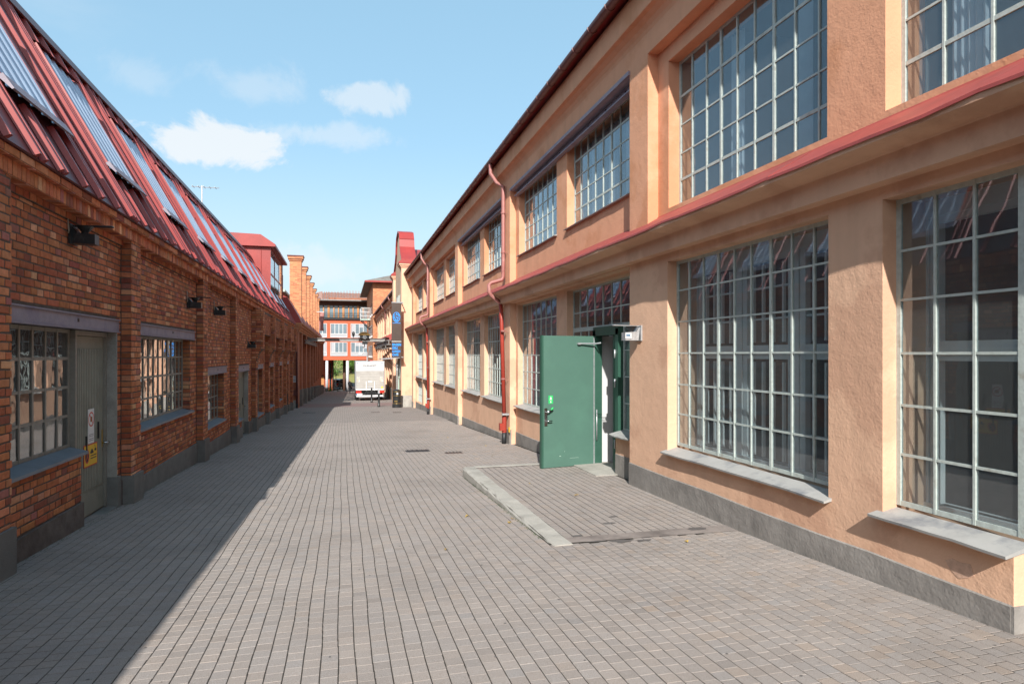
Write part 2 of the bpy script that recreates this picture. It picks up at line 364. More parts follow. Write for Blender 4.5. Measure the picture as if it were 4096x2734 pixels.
PW = .0935
def wob(i, y): return .006 * math.sin(y * 1.1 + i * .35) + .0026 * math.sin(y * 4.1 + i * .9) + .0015 * math.sin(y * 9.3 + i * 2.1)
def paver_geo(mb, x0, x1, y0, y1, zf, tint, dep=.0028, wj=0.):
    i0, i1 = .002, .0016
    a = [(x0, y0), (x1, y0), (x1, y1), (x0, y1)]
    b = [(x0 + i1, y0 + i1), (x1 - i1, y0 + i1), (x1 - i1, y1 - i1), (x0 + i1, y1 - i1)]
    tz = rnd.uniform(-.0008, .0008)
    vs = [(x + rnd.uniform(-wj, wj), y, zf(y) - dep) for x, y in a] + [(x, y, zf(y) + tz) for x, y in b]
    mb.add(vs, [(4, 5, 6, 7), (0, 1, 5, 4), (1, 2, 6, 5), (2, 3, 7, 6), (3, 0, 4, 7)], tint)
def tint_paver(x):
    v = rnd.gauss(1, .028); w = .012 * rnd.gauss(0, 1) + .01
    if rnd.random() < .04: v *= .9
    if x > 1.8 and rnd.random() < .13: w += .05
    return (v * (1 + w), v, v * (1 - w))
cand = []; bulk = MB()
for i in range(-32, 46):
    xl = i * PW - .02; y = 1.2 + rnd.uniform(0, PW)
    if xl < -2.95 or xl > 3.86: continue
    edge = abs(xl - .6) / 2.6
    while y < 24:
        ln = PW * rnd.uniform(.97, 1.03)
        gx = .0021 + .0008 * rnd.random(); gy = .0002 + .0030 * min(1, edge ** 1.6)
        x0 = xl + wob(i, y) + gx; x1 = xl + PW + wob(i + 1, y) - gx; y0, y1 = y + gy, y + ln - gy
        y += ln
        if RX0 - .01 < (x0 + x1) / 2 and RY0 - .03 < (y0 + y1) / 2 < RY1 + .03 and (x0 + x1) / 2 < 4.2: continue
        if in_view((x0 + x1) / 2, y0, G(y0)): cand.append((y0 ** 2 + ((x0 + x1) / 2) ** 2, x0, x1, y0, y1))
        else: paver_geo(bulk, x0, x1, y0, y1, G, tint_paver((x0 + x1) / 2))
cand.sort()
for k, (d, x0, x1, y0, y1) in enumerate(cand):
    if k < 300:
        mb = MB(); paver_geo(mb, x0, x1, y0, y1, G, tint_paver((x0 + x1) / 2)); mb.build('paver', 'paver', parent=street)
    else: paver_geo(bulk, x0, x1, y0, y1, G, tint_paver((x0 + x1) / 2))
bulk.build('pavers', 'paver', parent=street, kind='stuff')

# ramp in front of the green door
ramp = MB(); ramp.add([(RX0, RY0, RZ(RY0) - .0022), (RX1 + .3, RY0, RZ(RY0) - .0022), (RX1 + .3, RY1, RZ(RY1) - .0022), (RX0, RY1, RZ(RY1) - .0022)], [(0, 1, 2, 3)])
ramp = ramp.build('ramp', 'joint', kind='structure')
kb = MB(); n = 26                                    # kerb along the street side, chipped edge
rows = []
for k in range(n + 1):
    y = RY0 - .06 + (RY1 - RY0 + .10) * k / n; j = lambda a: rnd.uniform(-a, a)
    zt = RZ(y) + .012 + j(.004); zb = G(y) - .1
    rows.append([(RX0 - .02 + j(.006), y, zb), (RX0 - .012 + j(.008), y, zt - .03 + j(.008)), (RX0 + .018 + j(.007), y, zt + j(.003)), (RX0 + .185 + j(.004), y, zt), (RX0 + .20, y, zb)])
vs = [p for r in rows for p in r]
fs = [(k * 5 + i, (k + 1) * 5 + i, (k + 1) * 5 + i + 1, k * 5 + i + 1) for k in range(n) for i in range(4)] + [(0, 1, 2, 3, 4), tuple(n * 5 + i for i in (4, 3, 2, 1, 0))]
kb.add(vs, fs); kb.build('kerb', 'concrete', parent=ramp)
kb = MB(); kb.box(RX0 + .19, RX1, RY1 - .02, RY1 + .09, G(RY1) - .2, RZ(RY1) + .008); kb.build('kerb', 'concrete', parent=ramp)
kb = MB(); kb.add([(x, y, RZ(y) + .002) for x, y in ((RX0 + .17, 5.50), (RX1, 5.44), (RX1, 5.67), (RX0 + .17, 5.67))], [(0, 1, 2, 3)]); kb.build('edging_strip', 'ramp_strip', parent=ramp)
bulk = MB()
for i in range(22, 46):
    xl = RX0 + .192 + (i - 22) * PW; y = RY0 + .17 + rnd.uniform(-.01, .01)
    if xl > 3.86: continue
    while y < RY1 - .1:
        ln = PW * rnd.uniform(.97, 1.03); x0 = xl + wob(i, y) + .0045; x1 = xl + PW + wob(i + 1, y) - .0045
        tt = tuple(c * .93 for c in tint_paver(0))
        if not (x0 > 3.62 and 8.6 < y < 9.7): paver_geo(bulk, x0, x1, y + .0042, y + ln - .0042, RZ, tt)
        y += ln
bulk.build('pavers', 'paver', parent=ramp, kind='stuff')
sl = MB(); sl.box(3.62, 4.3, 8.6, 9.7, -.3, -.135); sl.build('threshold_slab', 'concrete', parent=ramp)

# ------------------------------------------------------------------ walls with openings (faces across X)
def wallX(mb, xf, xb, y0, y1, z0, z1, ops, c=None):
    ys = sorted({y0, y1, *[min(max(v, y0), y1) for o in ops for v in o[:2]]}); zs = sorted({z0, z1, *[min(max(v, z0), z1) for o in ops for v in o[2:]]})
    def solid(i, j):
        if not (0 <= i < len(ys) - 1 and 0 <= j < len(zs) - 1): return False
        a, b = (ys[i] + ys[i + 1]) / 2, (zs[j] + zs[j + 1]) / 2
        return not any(o[0] < a < o[1] and o[2] < b < o[3] for o in ops)
    for i in range(len(ys) - 1):
        for j in range(len(zs) - 1):
            if not solid(i, j): continue
            a, b, p, q = ys[i], ys[i + 1], zs[j], zs[j + 1]
            mb.add([(xf, a, p), (xf, b, p), (xf, b, q), (xf, a, q)], [(0, 1, 2, 3)], c)
            mb.add([(xb, a, p), (xb, b, p), (xb, b, q), (xb, a, q)], [(3, 2, 1, 0)], c)
            if not solid(i - 1, j): mb.add([(xf, a, p), (xf, a, q), (xb, a, q), (xb, a, p)], [(0, 1, 2, 3)], c)
            if not solid(i + 1, j): mb.add([(xf, b, p), (xf, b, q), (xb, b, q), (xb, b, p)], [(3, 2, 1, 0)], c)
            if not solid(i, j - 1): mb.add([(xf, a, p), (xf, b, p), (xb, b, p), (xb, a, p)], [(3, 2, 1, 0)], c)
            if not solid(i, j + 1): mb.add([(xf, a, q), (xf, b, q), (xb, b, q), (xb, a, q)], [(0, 1, 2, 3)], c)
PANE = {}
def lin(a, b, n): return [a + (b - a) * i / n for i in range(n + 1)]
def window(par, X, face, ys, zs, fm='frame_white', bar=.0185, edge=.036, heavy=(), hz=(), single=True, gl='glass', skip=None, dep=.024):
    """steel window standing in the plane x=X, seen from the side `face` (-1: from -x); one pane per cell"""
    mb = MB(); ys = sorted(ys); zs = sorted(zs)
    o0, o1 = (X, X + dep) if face < 0 else (X - dep, X)
    for i, y in enumerate(ys):
        w = edge if i in (0, len(ys) - 1) else (.034 if i in heavy else bar)
        a = y if i == 0 else (y - w if i == len(ys) - 1 else y - w / 2)
        mb.box(o0, o1, a, a + w, zs[0], zs[-1])
    for j, z in enumerate(zs):
        w = edge if j in (0, len(zs) - 1) else (.032 if j in hz else bar)
        a = z if j == 0 else (z - w if j == len(zs) - 1 else z - w / 2)
        mb.box(o0 + .003, o1 - .003, ys[0] + .004, ys[-1] - .004, a, a + w)
    w = mb.build('window', fm, par)
    xm = X + .013 * -face
    gm = MB()
    for i in range(len(ys) - 1):
        for j in range(len(zs) - 1):
            if skip and skip(i, j): continue
            a, b, p, q = ys[i] + .004, ys[i + 1] - .004, zs[j] + .004, zs[j + 1] - .004
            t1, t2 = rnd.gauss(0, .0022), rnd.gauss(0, .0022)
            if single:
                key = (round(b - a, 3), round(q - p, 3), gl)
                if key not in PANE:
                    pm = MB(); pm.box(-.0015, .0015, -(b - a) / 2, (b - a) / 2, -(q - p) / 2, (q - p) / 2); PANE[key] = pm.mesh('pane', gl)
                o = link('pane', PANE[key], w); o.location = (xm, (a + b) / 2, (p + q) / 2); o.rotation_euler = (0, t1 * 2.2, t2 * 2.2)
            else:
                d1 = (b - a) / 2 * t1 * 1.6; d2 = (q - p) / 2 * t2 * 1.6
                gm.add([(xm - d1 - d2, a, p), (xm + d1 - d2, b, p), (xm + d1 + d2, b, q), (xm - d1 + d2, a, q)], [(0, 1, 2, 3)])
    if not single and gm.f: gm.build('panes', gl, w, kind='stuff')
    return w
def sillX(par, xf, xb, y0, y1, z, face, m='zinc_sill', t=.014, fall=.05, drop=.018, wav=.006):
    """thin sloping sheet sill, outer edge at xf, with a folded drip"""
    n = 6; mb = MB(); top = []; 
    for k in range(n + 1):
        y = y0 + (y1 - y0) * k / n; j = rnd.uniform(-wav, wav)
        top.append([(xb, y, z + fall), (xf + j * .6, y, z + j), (xf + j * .6 - .003 * face, y, z + j - drop), (xb, y, z + fall - t - .02)])
    vs = [p for r in top for p in r]
    fs = [(k * 4 + i, k * 4 + (i + 1) % 4, (k + 1) * 4 + (i + 1) % 4, (k + 1) * 4 + i) for k in range(n) for i in range(4)] + [(3, 2, 1, 0), tuple(n * 4 + i for i in range(4))]
    mb.add(vs, fs); return mb.build('sill', m, par)

# ------------------------------------------------------------------ orange rendered factory (right)
XP, XN = 3.83, 3.98
FAC = thing('rendered_factory', 'long two-storey orange rendered factory with gridded steel windows and open green door', 'factory', (4.5, 16, G(16)))
YA, YE = -5., 36.9
bays = [(7.91, 14.32), (14.85, 21.23), (21.80, 28.34), (29.0, 35.37)]
pils = [(7.38, 7.91), (14.32, 14.85), (21.23, 21.80), (28.34, 29.0), (35.37, 36.0)]
pairs = [((b0 + .27, b0 + 2.91), (b0 + 3.48, b1 - .27)) for b0, b1 in bays]
# lower storey
lo_ops = [(8.10, 10.82, .47, 2.82), (8.70, 9.68, -.6, .47), (11.39, 14.15, .45, 2.82)]
for (n0, n1), (f0, f1) in pairs[1:]: lo_ops += [(n0, n1, .45, 2.78), (f0, f1, .45, 2.78)]
for a, b in pairs[3]: lo_ops.append((a, b, -.95, .25))
w = MB(); wallX(w, XN, 4.36, 7.86, YE, -2.6, 3.12, lo_ops); w.build('wall', 'stucco_low', FAC)
w = MB(); wallX(w, XP, 4.36, YA, 7.91, -.8, 3.12, [(4.25, 6.87, .48, 2.79), (.9, 3.72, .49, 2.79), (.9, 2.79, -.6, .5)]); w.build('wall', 'stucco_low', FAC)
for a, b in pils[1:]:
    p = MB(); p.box(XP, XN + .02, a, b, -2.6, 2.93); p.build('pilaster', 'stucco_low', FAC)
for b0, b1 in bays:                                   # lintel band closing the recessed bay
    p = MB(); p.box(XP + .002, XN + .02, b0 - .01, b1 + .01, 2.868, 2.925); p.build('bay_lintel', 'stucco_low', FAC)
# plinth
def plinth(xf, a, b, za, zb, mat_='plinth'):
    p = MB(); n = max(2, int((b - a) / .5)); rows = []
    for k in range(n + 1):
        y = a + (b - a) * k / n; z = za + (zb - za) * k / n + rnd.uniform(-.006, .006)
        rows.append([(xf, y, -3), (xf, y, z - .008), (xf + .010, y, z), (xf + .05, y, z)])
    vs = [q for r in rows for q in r]; p.add(vs, [(k * 4 + i, k * 4 + i + 1, (k + 1) * 4 + i + 1, (k + 1) * 4 + i) for k in range(n) for i in range(3)] + [(0, 1, 2, 3), tuple(n * 4 + i for i in (3, 2, 1, 0))])
    return p.build('plinth', mat_, FAC)
plinth(XP - .012, 2.80, 7.915, .17, .165)
plinth(XN - .012, 7.93, 8.69, .165, .165); plinth(XN - .012, 9.69, 14.31, -.14, -.17); plinth(XP - .012, 14.31, 14.86, -.13, -.13)
plinth(XN - .012, 14.87, 21.22, -.36, -.47); plinth(XP - .012, 21.22, 21.81, -.45, -.47)
plinth(XN - .012, 21.82, 28.33, -.5, -.72); plinth(XP - .012, 28.33, 29.01, -.7, -.72); plinth(XN - .012, 29.02, 35.36, -.86, -1.0); plinth(XP - .012, 35.36, 36.01, -1., -1.)
p = MB(); p.box(XP - .010, 4.36, 2.78, 2.80, -.6, .162); p.build('plinth', 'plinth', FAC)
# upper storey
up_ops = [(4.43, 7.11, 3.50, 5.36), (1.05, 3.84, 3.50, 5.36)]
for k, ((n0, n1), (f0, f1)) in enumerate(pairs):
    top = 5.50 if k < 2 else 5.43; b = 3.97
    up_ops += [(n0, n1, b, top), (f0, f1, b, top)]
w = MB(); wallX(w, XN, 4.36, YA, YE, 3.12, 6.3, up_ops); w.build('wall', 'stucco_high', FAC)
for a, b in pils:
    p = MB(); p.box(XP, XN + .02, a, b, 3.30, 5.56); p.build('pilaster', 'stucco_high', FAC)
p = MB(); p.box(XP, XN + .03, YA, YE, 5.56, 5.86); p.build('frieze', 'stucco_high', FAC)
p = MB(); p.prism([(XP + .002, 5.83), (3.815, 5.88), (3.78, 5.93), (3.72, 5.975), (3.665, 5.99), (3.66, 6.0), (3.66, 6.335), (4.2, 6.335), (4.2, 5.83)], 'y', YA, YE); p.build('cornice', 'stucco_high', FAC)
rf = MB(); rf.prism([(3.52, 6.345), (3.52, 6.39), (11, 9.95), (18.5, 6.39), (18.5, 6.345), (11, 9.90)], 'y', YA, YE + .1); rf = rf.build('roof', 'red_roof', FAC)
p = MB(); p.box(18, 18.3, YA, YE, -3, 6.3); p.box(4.36, 18, YA, YA + .3, -3, 6.3); p.box(4.36, 18, YE - .3, YE, -3, 6.3); p.build('wall', 'stucco_high', FAC)
p = MB(); p.prism([(4.36, 6.3), (18.2, 6.3), (11, 9.7)], 'y', YA + .01, YA + .2); p.prism([(4.36, 6.3), (18.2, 6.3), (11, 9.7)], 'y', YE - .2, YE - .01); p.build('gable', 'stucco_high', FAC)
p = MB()                                               # half-round gutter
ng = 10; n_y = 40
for a, b in [(YA, YE + .15)]:
    vs = []; 
    for y in (a, b):
        for k in range(ng + 1):
            t = math.pi * k / ng; vs.append((3.50 - .07 * math.cos(t), y, 6.385 - .07 * math.sin(t)))
        for k in range(ng, -1, -1):
            t = math.pi * k / ng; vs.append((3.50 - .064 * math.cos(t), y, 6.385 - .064 * math.sin(t)))
    m_ = 2 * (ng + 1); p.add(vs, [(k, (k + 1) % m_, m_ + (k + 1) % m_, m_ + k) for k in range(m_)] + [tuple(range(m_)), tuple(range(2 * m_ - 1, m_ - 1, -1))])
gut = p.build('gutter', 'gutter', FAC, smooth=False)
br = MB(); ring = [(3.50 - .0745 * math.cos(math.pi * k / 8), 6.387 - .0745 * math.sin(math.pi * k / 8)) for k in range(9)]
br.tube([(x, 0, z) for x, z in ring], .009, 5); brm = br.mesh('gutter_bracket', 'gutter')
y = 6.6
while y < YE: o = link('gutter_bracket', brm, gut); o.location = (0, y, 0); y += .62
# string course between the storeys and its red sheet
p = MB(); p.prism([(XP + .05, 2.885), (3.70, 2.885), (3.70, 3.06), (3.685, 3.07), (3.62, 3.078), (3.55, 3.09), (3.510, 3.105), (3.506, 3.142), (3.99, 3.408), (3.99, 2.885)], 'y', YA, YE - .02); p.build('string_course', 'stucco_low', FAC)
y = YA
while y < YE - .1:
    b = min(YE - .02, y + 1.9 + rnd.uniform(-.15, .15)); p = MB(); n = 5; rows = []
    for k in range(n + 1):
        yy = y + (b - y) * k / n; j = rnd.uniform(-.008, .008) + (.008 if k in (0, n) else 0)
        rows.append([(XN - .002, yy, 3.446), (XN - .02, yy, 3.426 + j * .3), (3.492 + j * .5, yy, 3.153 + j), (3.490 + j * .5, yy, 3.130 + j), (3.496 + j * .5, yy, 3.128 + j), (3.498, yy, 3.146 + j), (XN + .0, yy, 3.416)])
    vs = [q for r in rows for q in r]; m_ = 7
    p.add(vs, [(k * m_ + i, k * m_ + (i + 1) % m_, (k + 1) * m_ + (i + 1) % m_, (k + 1) * m_ + i) for k in range(n) for i in range(m_)] + [tuple(range(m_ - 1, -1, -1)), tuple(n * m_ + i for i in range(m_))])
    p.build('flashing', 'red_flash', FAC); y = b - .012
# purple steel lintels over the upper windows
for k in (0, 1):
    b0, b1 = bays[k]; y0, y1 = b0 - .02, b1 - .15
    p = MB(); p.box(3.955, 3.975, y0, y1, 5.385, 5.50); p.box(3.80, 4.0, y0, y1 + .06, 5.50, 5.557); p.box(3.90, 4.0, y0, y1, 5.365, 5.388)
    bm = p.build('steel_lintel', 'purple_steel', FAC)
    for i in range(9):
        q = MB(); yy = y0 + .4 + i * (y1 - y0 - .6) / 8; q.obox(3.95, yy, 5.44, (.006, 0, 0), (0, .016, 0), (0, 0, .016)); q.build('bolt', 'black_metal', bm)
# windows
def curtain(y0, y1, z0, z1, x):
    p = MB(); n = 16; pts = [(x + .018 * math.sin(i * 2.1), y0 + (y1 - y0) * i / n) for i in range(n + 1)]
    for (xa, ya), (xb_, yb) in zip(pts, pts[1:]): p.add([(xa, ya, z0), (xb_, yb, z0), (xb_, yb, z1), (xa, ya, z1)], [(0, 1, 2, 3)])
    return p.build('curtain', 'curtain', FAC)
wB = window(FAC, 3.955, -1, [6.87, 6.59, 6.29, 6.0, 5.71, 5.43, 5.13, 4.84, 4.56, 4.25], [2.79, 2.43, 2.05, 1.67, 1.29, .93, .545], heavy=(3, 6))
sillX(wB, XP - .075, 3.955, 4.215, 6.91, .47, -1)
wA = window(FAC, 3.955, -1, [3.72, 3.41, 3.13, 2.82], [2.79, 2.41, 2.05, 1.66, 1.28, .92, .545])
sillX(wA, XP - .09, 3.955, 2.77, 3.77, .475, -1)
window(FAC, 3.965, -1, [2.80, 1.9, .92], [2.79, 2.05, 1.0, -.2], fm='frame_white', bar=.06, edge=.07, single=True)
u0 = [7.11, 6.81, 6.5, 6.21, 5.91, 5.61, 5.31, 5.01, 4.7, 4.43]; uz = [5.36, 4.91, 4.55, 4.19, 3.86, 3.51]
wU = window(FAC, 4.13, -1, u0, uz, heavy=(3, 6), hz=(1, 4))
wV = window(FAC, 4.13, -1, lin(1.06, 3.84, 8), uz, heavy=(2, 5), hz=(1, 4))
for q, (a, b) in enumerate(pairs[0]):
    w = window(FAC, 4.12, -1, lin(a, b, 8), [3.97, 4.29, 4.58, 4.88, 5.18, 5.5], heavy=(3, 6), hz=(1, 4))
    sillX(w, XN - .06, 4.12, a - .03, b + .03, 3.945, -1, drop=.012, fall=.03)
wC = window(FAC, 4.10, -1, lin(11.39, 14.15, 8), [.50, .88, 1.26, 1.64, 2.02, 2.42, 2.82], edge=.035)
sillX(wC, XN - .10, 4.10, 11.33, 14.2, .45, -1)
wD = window(FAC, 4.10, -1, lin(8.10, 10.82, 8), [2.10, 2.40, 2.82], edge=.035)
ws = window(FAC, 4.10, -1, [8.10, 8.69], [.5, .92, 1.32, 1.72, 2.10], edge=.04); sillX(ws, XN - .11, 4.10, 8.05, 8.71, .455, -1, fall=.06)
wl_ = window(FAC, 4.10, -1, lin(9.70, 10.82, 3), [.5, .92, 1.32, 1.72, 2.10], edge=.04); sillX(wl_, XN - .10, 4.10, 9.71, 10.86, .455, -1)
for k in (1, 2, 3):
    for a, b in pairs[k]:
        top = 5.50 if k == 1 else 5.43
        w = window(FAC, 4.12, -1, lin(a, b, 8), lin(3.97, top, 5), single=False, heavy=(3, 6), hz=(1, 4)); sillX(w, XN - .06, 4.12, a - .03, b + .03, 3.945, -1, drop=.012, fall=.03)
        w = window(FAC, 4.10, -1, lin(a, b, 10), lin(.5, 2.78, 6), single=False, edge=.035, bar=.03); sillX(w, XN - .11, 4.10, a - .05, b + .05, .445, -1)
        if k == 3: window(FAC, 4.10, -1, lin(a, b, 10), lin(-.95, .25, 3), single=False, edge=.035, bar=.03)
# rooms behind the glass
p = MB(); p.box(4.37, 9.5, YA + .32, YE - .32, -.4, -.3); p.box(9.5, 9.6, YA + .32, YE - .32, -.3, 6.2); p.box(4.37, 9.5, YA + .32, YE - .32, 2.95, 3.35); p.box(4.37, 9.5, YA + .32, YE - .32, 6.2, 6.24)
for yy in (3.9, 7.7, 14.6, 21.5, 28.7): p.box(4.37, 9.5, yy - .06, yy + .06, -.3, 6.2)
p.build('room', 'interior', FAC)
for (y0, y1, z0, z1, nx) in ((4.25, 6.87, .5, 2.79, 3), (2.82, 3.72, .5, 2.79, 1)):       # inner timber casements
    X = 4.24; p = MB(); ys = lin(y0 - .02, y1 + .02, nx)
    for zc0, zc1 in ((z0, 1.655), (1.70, z1 - .12)):
        for a, b in zip(ys, ys[1:]):
            a += .05; b -= .05
            p.box(X, X + .06, a, a + .07, zc0, zc1); p.box(X, X + .06, b - .07, b, zc0, zc1); p.box(X + .002, X + .058, a + .07, b - .07, zc0, zc0 + .05); p.box(X + .002, X + .058, a + .07, b - .07, zc1 - .05, zc1)
            if nx > 1:
                for q in range(1, 5): yy = a + (b - a) * q / 5; p.box(X + .01, X + .04, yy - .012, yy + .012, zc0 + .08, zc1 - .08)
                for q in (1, 2): zz_ = zc0 + (zc1 - zc0) * q / 3; p.box(X + .014, X + .036, a + .07, b - .07, zz_ - .01, zz_ + .01)
    p.box(X - .01, X + .1, y0 - .02, y1 + .02, 1.65, 1.705); p.box(X - .012, X + .1, y0 - .02, y1 + .02, z1 - .12, z1 + .02)
    for a in ys: p.box(X - .008, X + .1, a - .04, a + .04, z0, z1)
    p.box(X - .03, X + .1, y0 - .02, y1 + .02, z0 - .02, z0 + .05)
    p.build('inner_window', 'white_paint', FAC)
for (a, b) in ((6.05, 6.3), (5.0, 5.2), (4.5, 4.6), (3.3, 3.6), (2.2, 2.45)): curtain(a, b, 3.5, 5.3, 4.33)
for (a, b) in pairs[0]:
    for f in (.25, .5, .78): curtain(a + (b - a) * f, a + (b - a) * f + .22, 3.97, 5.45, 4.33)
p = MB(); p.box(4.20, 4.22, 11.39, 14.15, .5, 2.82); p.build('paper_screen', 'ink_grey', FAC)
# hallway behind the green door
p = MB(); p.box(4.36, 6.2, 9.675, 9.78, -.3, 2.2); p.box(4.141, 4.36, 9.668, 9.679, -.14, 1.96); p.build('hall_wall', 'office_white', FAC)
p = MB(); p.box(4.37, 6.2, 8.62, 8.70, -.3, 2.2); p.box(6.2, 6.3, 8.62, 9.78, -.3, 2.2); p.build('hall_wall', 'interior_light', FAC)
p = MB(); p.box(4.2, 6.2, 8.70, 9.70, -.25, -.145); p.build('hall_floor', 'granite', FAC)

# ------------------------------------------------------------------ green door
p = MB()
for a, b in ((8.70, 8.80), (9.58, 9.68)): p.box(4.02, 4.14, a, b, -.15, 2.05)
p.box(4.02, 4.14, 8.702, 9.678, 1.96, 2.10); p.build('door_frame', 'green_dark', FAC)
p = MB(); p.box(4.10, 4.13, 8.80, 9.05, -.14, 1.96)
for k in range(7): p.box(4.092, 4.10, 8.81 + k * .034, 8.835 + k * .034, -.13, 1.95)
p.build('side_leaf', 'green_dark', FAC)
HX, HY = 4.0, 9.60; DV = Vector((3.05 - HX, 9.47 - HY, 0)).normalized(); DN = Vector((-DV.y, DV.x, 0)) ; DN = DN if DN.y < 0 else -DN
DW, DB, DT, TK = .965, -.150, 1.955, .028
def dp(u, z, n=0.): return tuple(Vector((HX, HY, 0)) + DV * u + DN * n + Vector((0, 0, z)))
def dbox(mb, u0, u1, z0, z1, n0, n1): c = Vector(dp((u0 + u1) / 2, (z0 + z1) / 2, (n0 + n1) / 2)); return mb.obox(*c, DV * (u1 - u0) / 2, DN * (n1 - n0) / 2, (0, 0, (z1 - z0) / 2))
p = MB(); dbox(p, 0, DW, DB, DT, -TK, TK); door = p.build('door', 'green_door', FAC, label='green steel door standing wide open')
p = MB(); dbox(p, -.07, -.004, DB + .01, DT, -TK * 1.5, TK * .8); p.build('hinge_stile', 'green_door', door)
p = MB(); dbox(p, .004, .022, DB + .01, DT - .02, TK, TK + .008); p.build('edge_trim', 'galvanised', door)
p = MB(); dbox(p, DW - .03, DW + .004, DB - .004, DT + .003, -TK - .006, TK + .006); p.build('edge_rail', 'green_dark', door)
for z in (.15, .5, .85, 1.25, 1.7): 
    p = MB(); dbox(p, -.05, -.038, z, z + .012, TK * .8, TK * .8 + .004); p.build('bolt', 'black_metal', door)
p = MB(); dbox(p, .868, .92, .52, .80, TK, TK + .012); p.build('lock_plate', 'chrome', door)
p = MB(); p.tube([dp(.893, .74, TK + .01), dp(.893, .74, TK + .05), dp(.86, .745, TK + .055), dp(.80, .80, TK + .055)], .011, 8); p.build('handle', 'chrome', door, smooth=True)
p = MB(); p.tube([dp(.893, .60, TK + .01), dp(.893, .60, TK + .05), dp(.80, .60, TK + .05)], .009, 8); p.build('handle', 'chrome', door, smooth=True)
p = MB(); p.tube([dp(.825, .775, TK + .057), dp(.79, .81, TK + .057)], .015, 8); p.build('handle_grip', 'sign_green', door, smooth=True)
p = MB(); dbox(p, .765, .845, .87, 1.0, TK, TK + .002); s_ = p.build('exit_sign', 'sign_green', door)
def dpoly(pts, m_, nm, n0=TK + .0025): 
    q = MB(); q.add([dp(.805 - x, .87 + z, n0) for x, z in pts], [tuple(range(len(pts)))]); return q.build(nm, m_, door)
dpoly([(-.004, .105), (.008, .105), (.008, .115), (-.004, .115)], 'sign_white', 'exit_symbol')
dpoly([(-.018, .085), (-.006, .1), (.010, .098), (.022, .085), (.010, .088), (.006, .078), (.018, .068), (.014, .056), (.006, .066), (-.002, .072), (-.012, .056), (-.02, .058), (-.008, .076)], 'sign_white', 'exit_symbol')
dpoly([(-.005, .045), (.005, .045), (.005, .028), (.013, .028), (0, .012), (-.013, .028), (-.005, .028)], 'sign_white', 'exit_symbol')
for u, z, a_, b_ in ((.62, .02, .03, .008), (.55, .09, .012, .006), (.30, -.02, .16, .003)):
    p = MB(); dbox(p, u, u + a_, z, z + b_, TK, TK + .0006); p.build('scratch', 'green_pale', door)
p = MB(); p.tube([dp(.30, 1.83, TK + .03), dp(.02, 1.83, TK + .07), (4.02, 9.35, 1.84)], .011, 8); p.build('closer_arm', 'galvanised', door, smooth=True)
p = MB(); dbox(p, .28, .33, 1.815, 1.845, TK, TK + .045); p.build('closer_bracket', 'galvanised', door)
p = MB(); p.tube([dp(-.03, .25, TK + .02), dp(-.03, .75, TK + .02)], .010, 8); p.build('cable_tube', 'galvanised', door, smooth=True)
for z in (.22, 1.15, 1.6): 
    p = MB(); p.tube([(4.012, 8.80, z), (4.012, 8.80, z + .13)], .012, 8); p.build('hinge', 'galvanised', FAC, smooth=True)

# ------------------------------------------------------------------ downpipes
def downpipe(yu, yl, zb, sh):
    p = MB(); p.tube([(3.50, yu + .25, 6.33), (3.50, yu + .25, 6.08), (3.62, yu + .1, 5.82), (3.755, yu, 5.72), (3.755, yu, 3.62), (3.755, yu, 3.52), (3.72, yu, 3.46), (3.46, yu + .03, 3.38), (3.41, yu + .03, 3.33), (3.41, yu + .03, 3.16), (3.45, yu, 3.08), (3.70, yl + .05, 2.92), (3.72, yl + .05, 2.84)], .046, 12)
    d = p.build('downpipe', 'pipe_faded', FAC, smooth=True)
    p = MB(); p.tube([(3.72, yl + .05, 2.87), (3.73, yl, 2.5), (3.74, yl - sh, zb + .62)], .049, 12); p.build('pipe_lower', 'pipe_red', d, smooth=True)
    p = MB(); p.tube([(3.74, yl - sh, zb + .66), (3.74, yl - sh, zb + .28)], [.058, .058], 12); p.box(3.62, 3.74, yl - sh - .07, yl - sh + .05, zb + .33, zb + .50); p.build('leaf_trap', 'pipe_red', d)
    p = MB(); p.tube([(3.74, yl - sh, zb + .30), (3.73, yl - sh, zb - .05)], .055, 12); p.build('pipe_foot', 'black_plastic', d, smooth=True)
    p = MB(); p.tube([(3.74, yl - sh, zb + .70), (3.74, yl - sh, zb + .74)], .066, 12); p.box(3.66, 3.84, yl - sh - .12, yl - sh - .05, zb + .70, zb + .74); p.build('bracket', 'galvanised', d)
    for z in (4.1, 5.05, 2.2, 1.05):
        p = MB(); q = 3.755 if z > 3 else 3.735; yy = yu if z > 3 else yl - sh * .6; p.tube([(q, yy, z), (q, yy, z + .04)], .061, 12); p.tube([(q, yy - .05, z + .02), (XP, yy - .14, z - .02)], .005, 5); p.build('bracket', 'pipe_faded', d)
for pts in ([(3.02, .27), (3.06, .24), (3.13, .22), (3.19, .25), (3.22, .31), (3.17, .33), (3.11, .31), (3.05, .33)],):
    p = MB(); p.prism([(y + rnd.uniform(-.01, .01), z + rnd.uniform(-.01, .01)) for y, z in pts], 'x', XP - .0022, XP + .002); p.build('render_scar', 'render_scar', FAC)
p = MB(); p.box(3.79, 3.80, 14.20, 14.31, G(14.5) + .30, G(14.5) + .42); p.build('yellow_plate', 'sign_yellow', FAC)
downpipe(14.66, 14.72, G(14.7), .22)
downpipe(28.55, 28.6, G(28.6), .3)

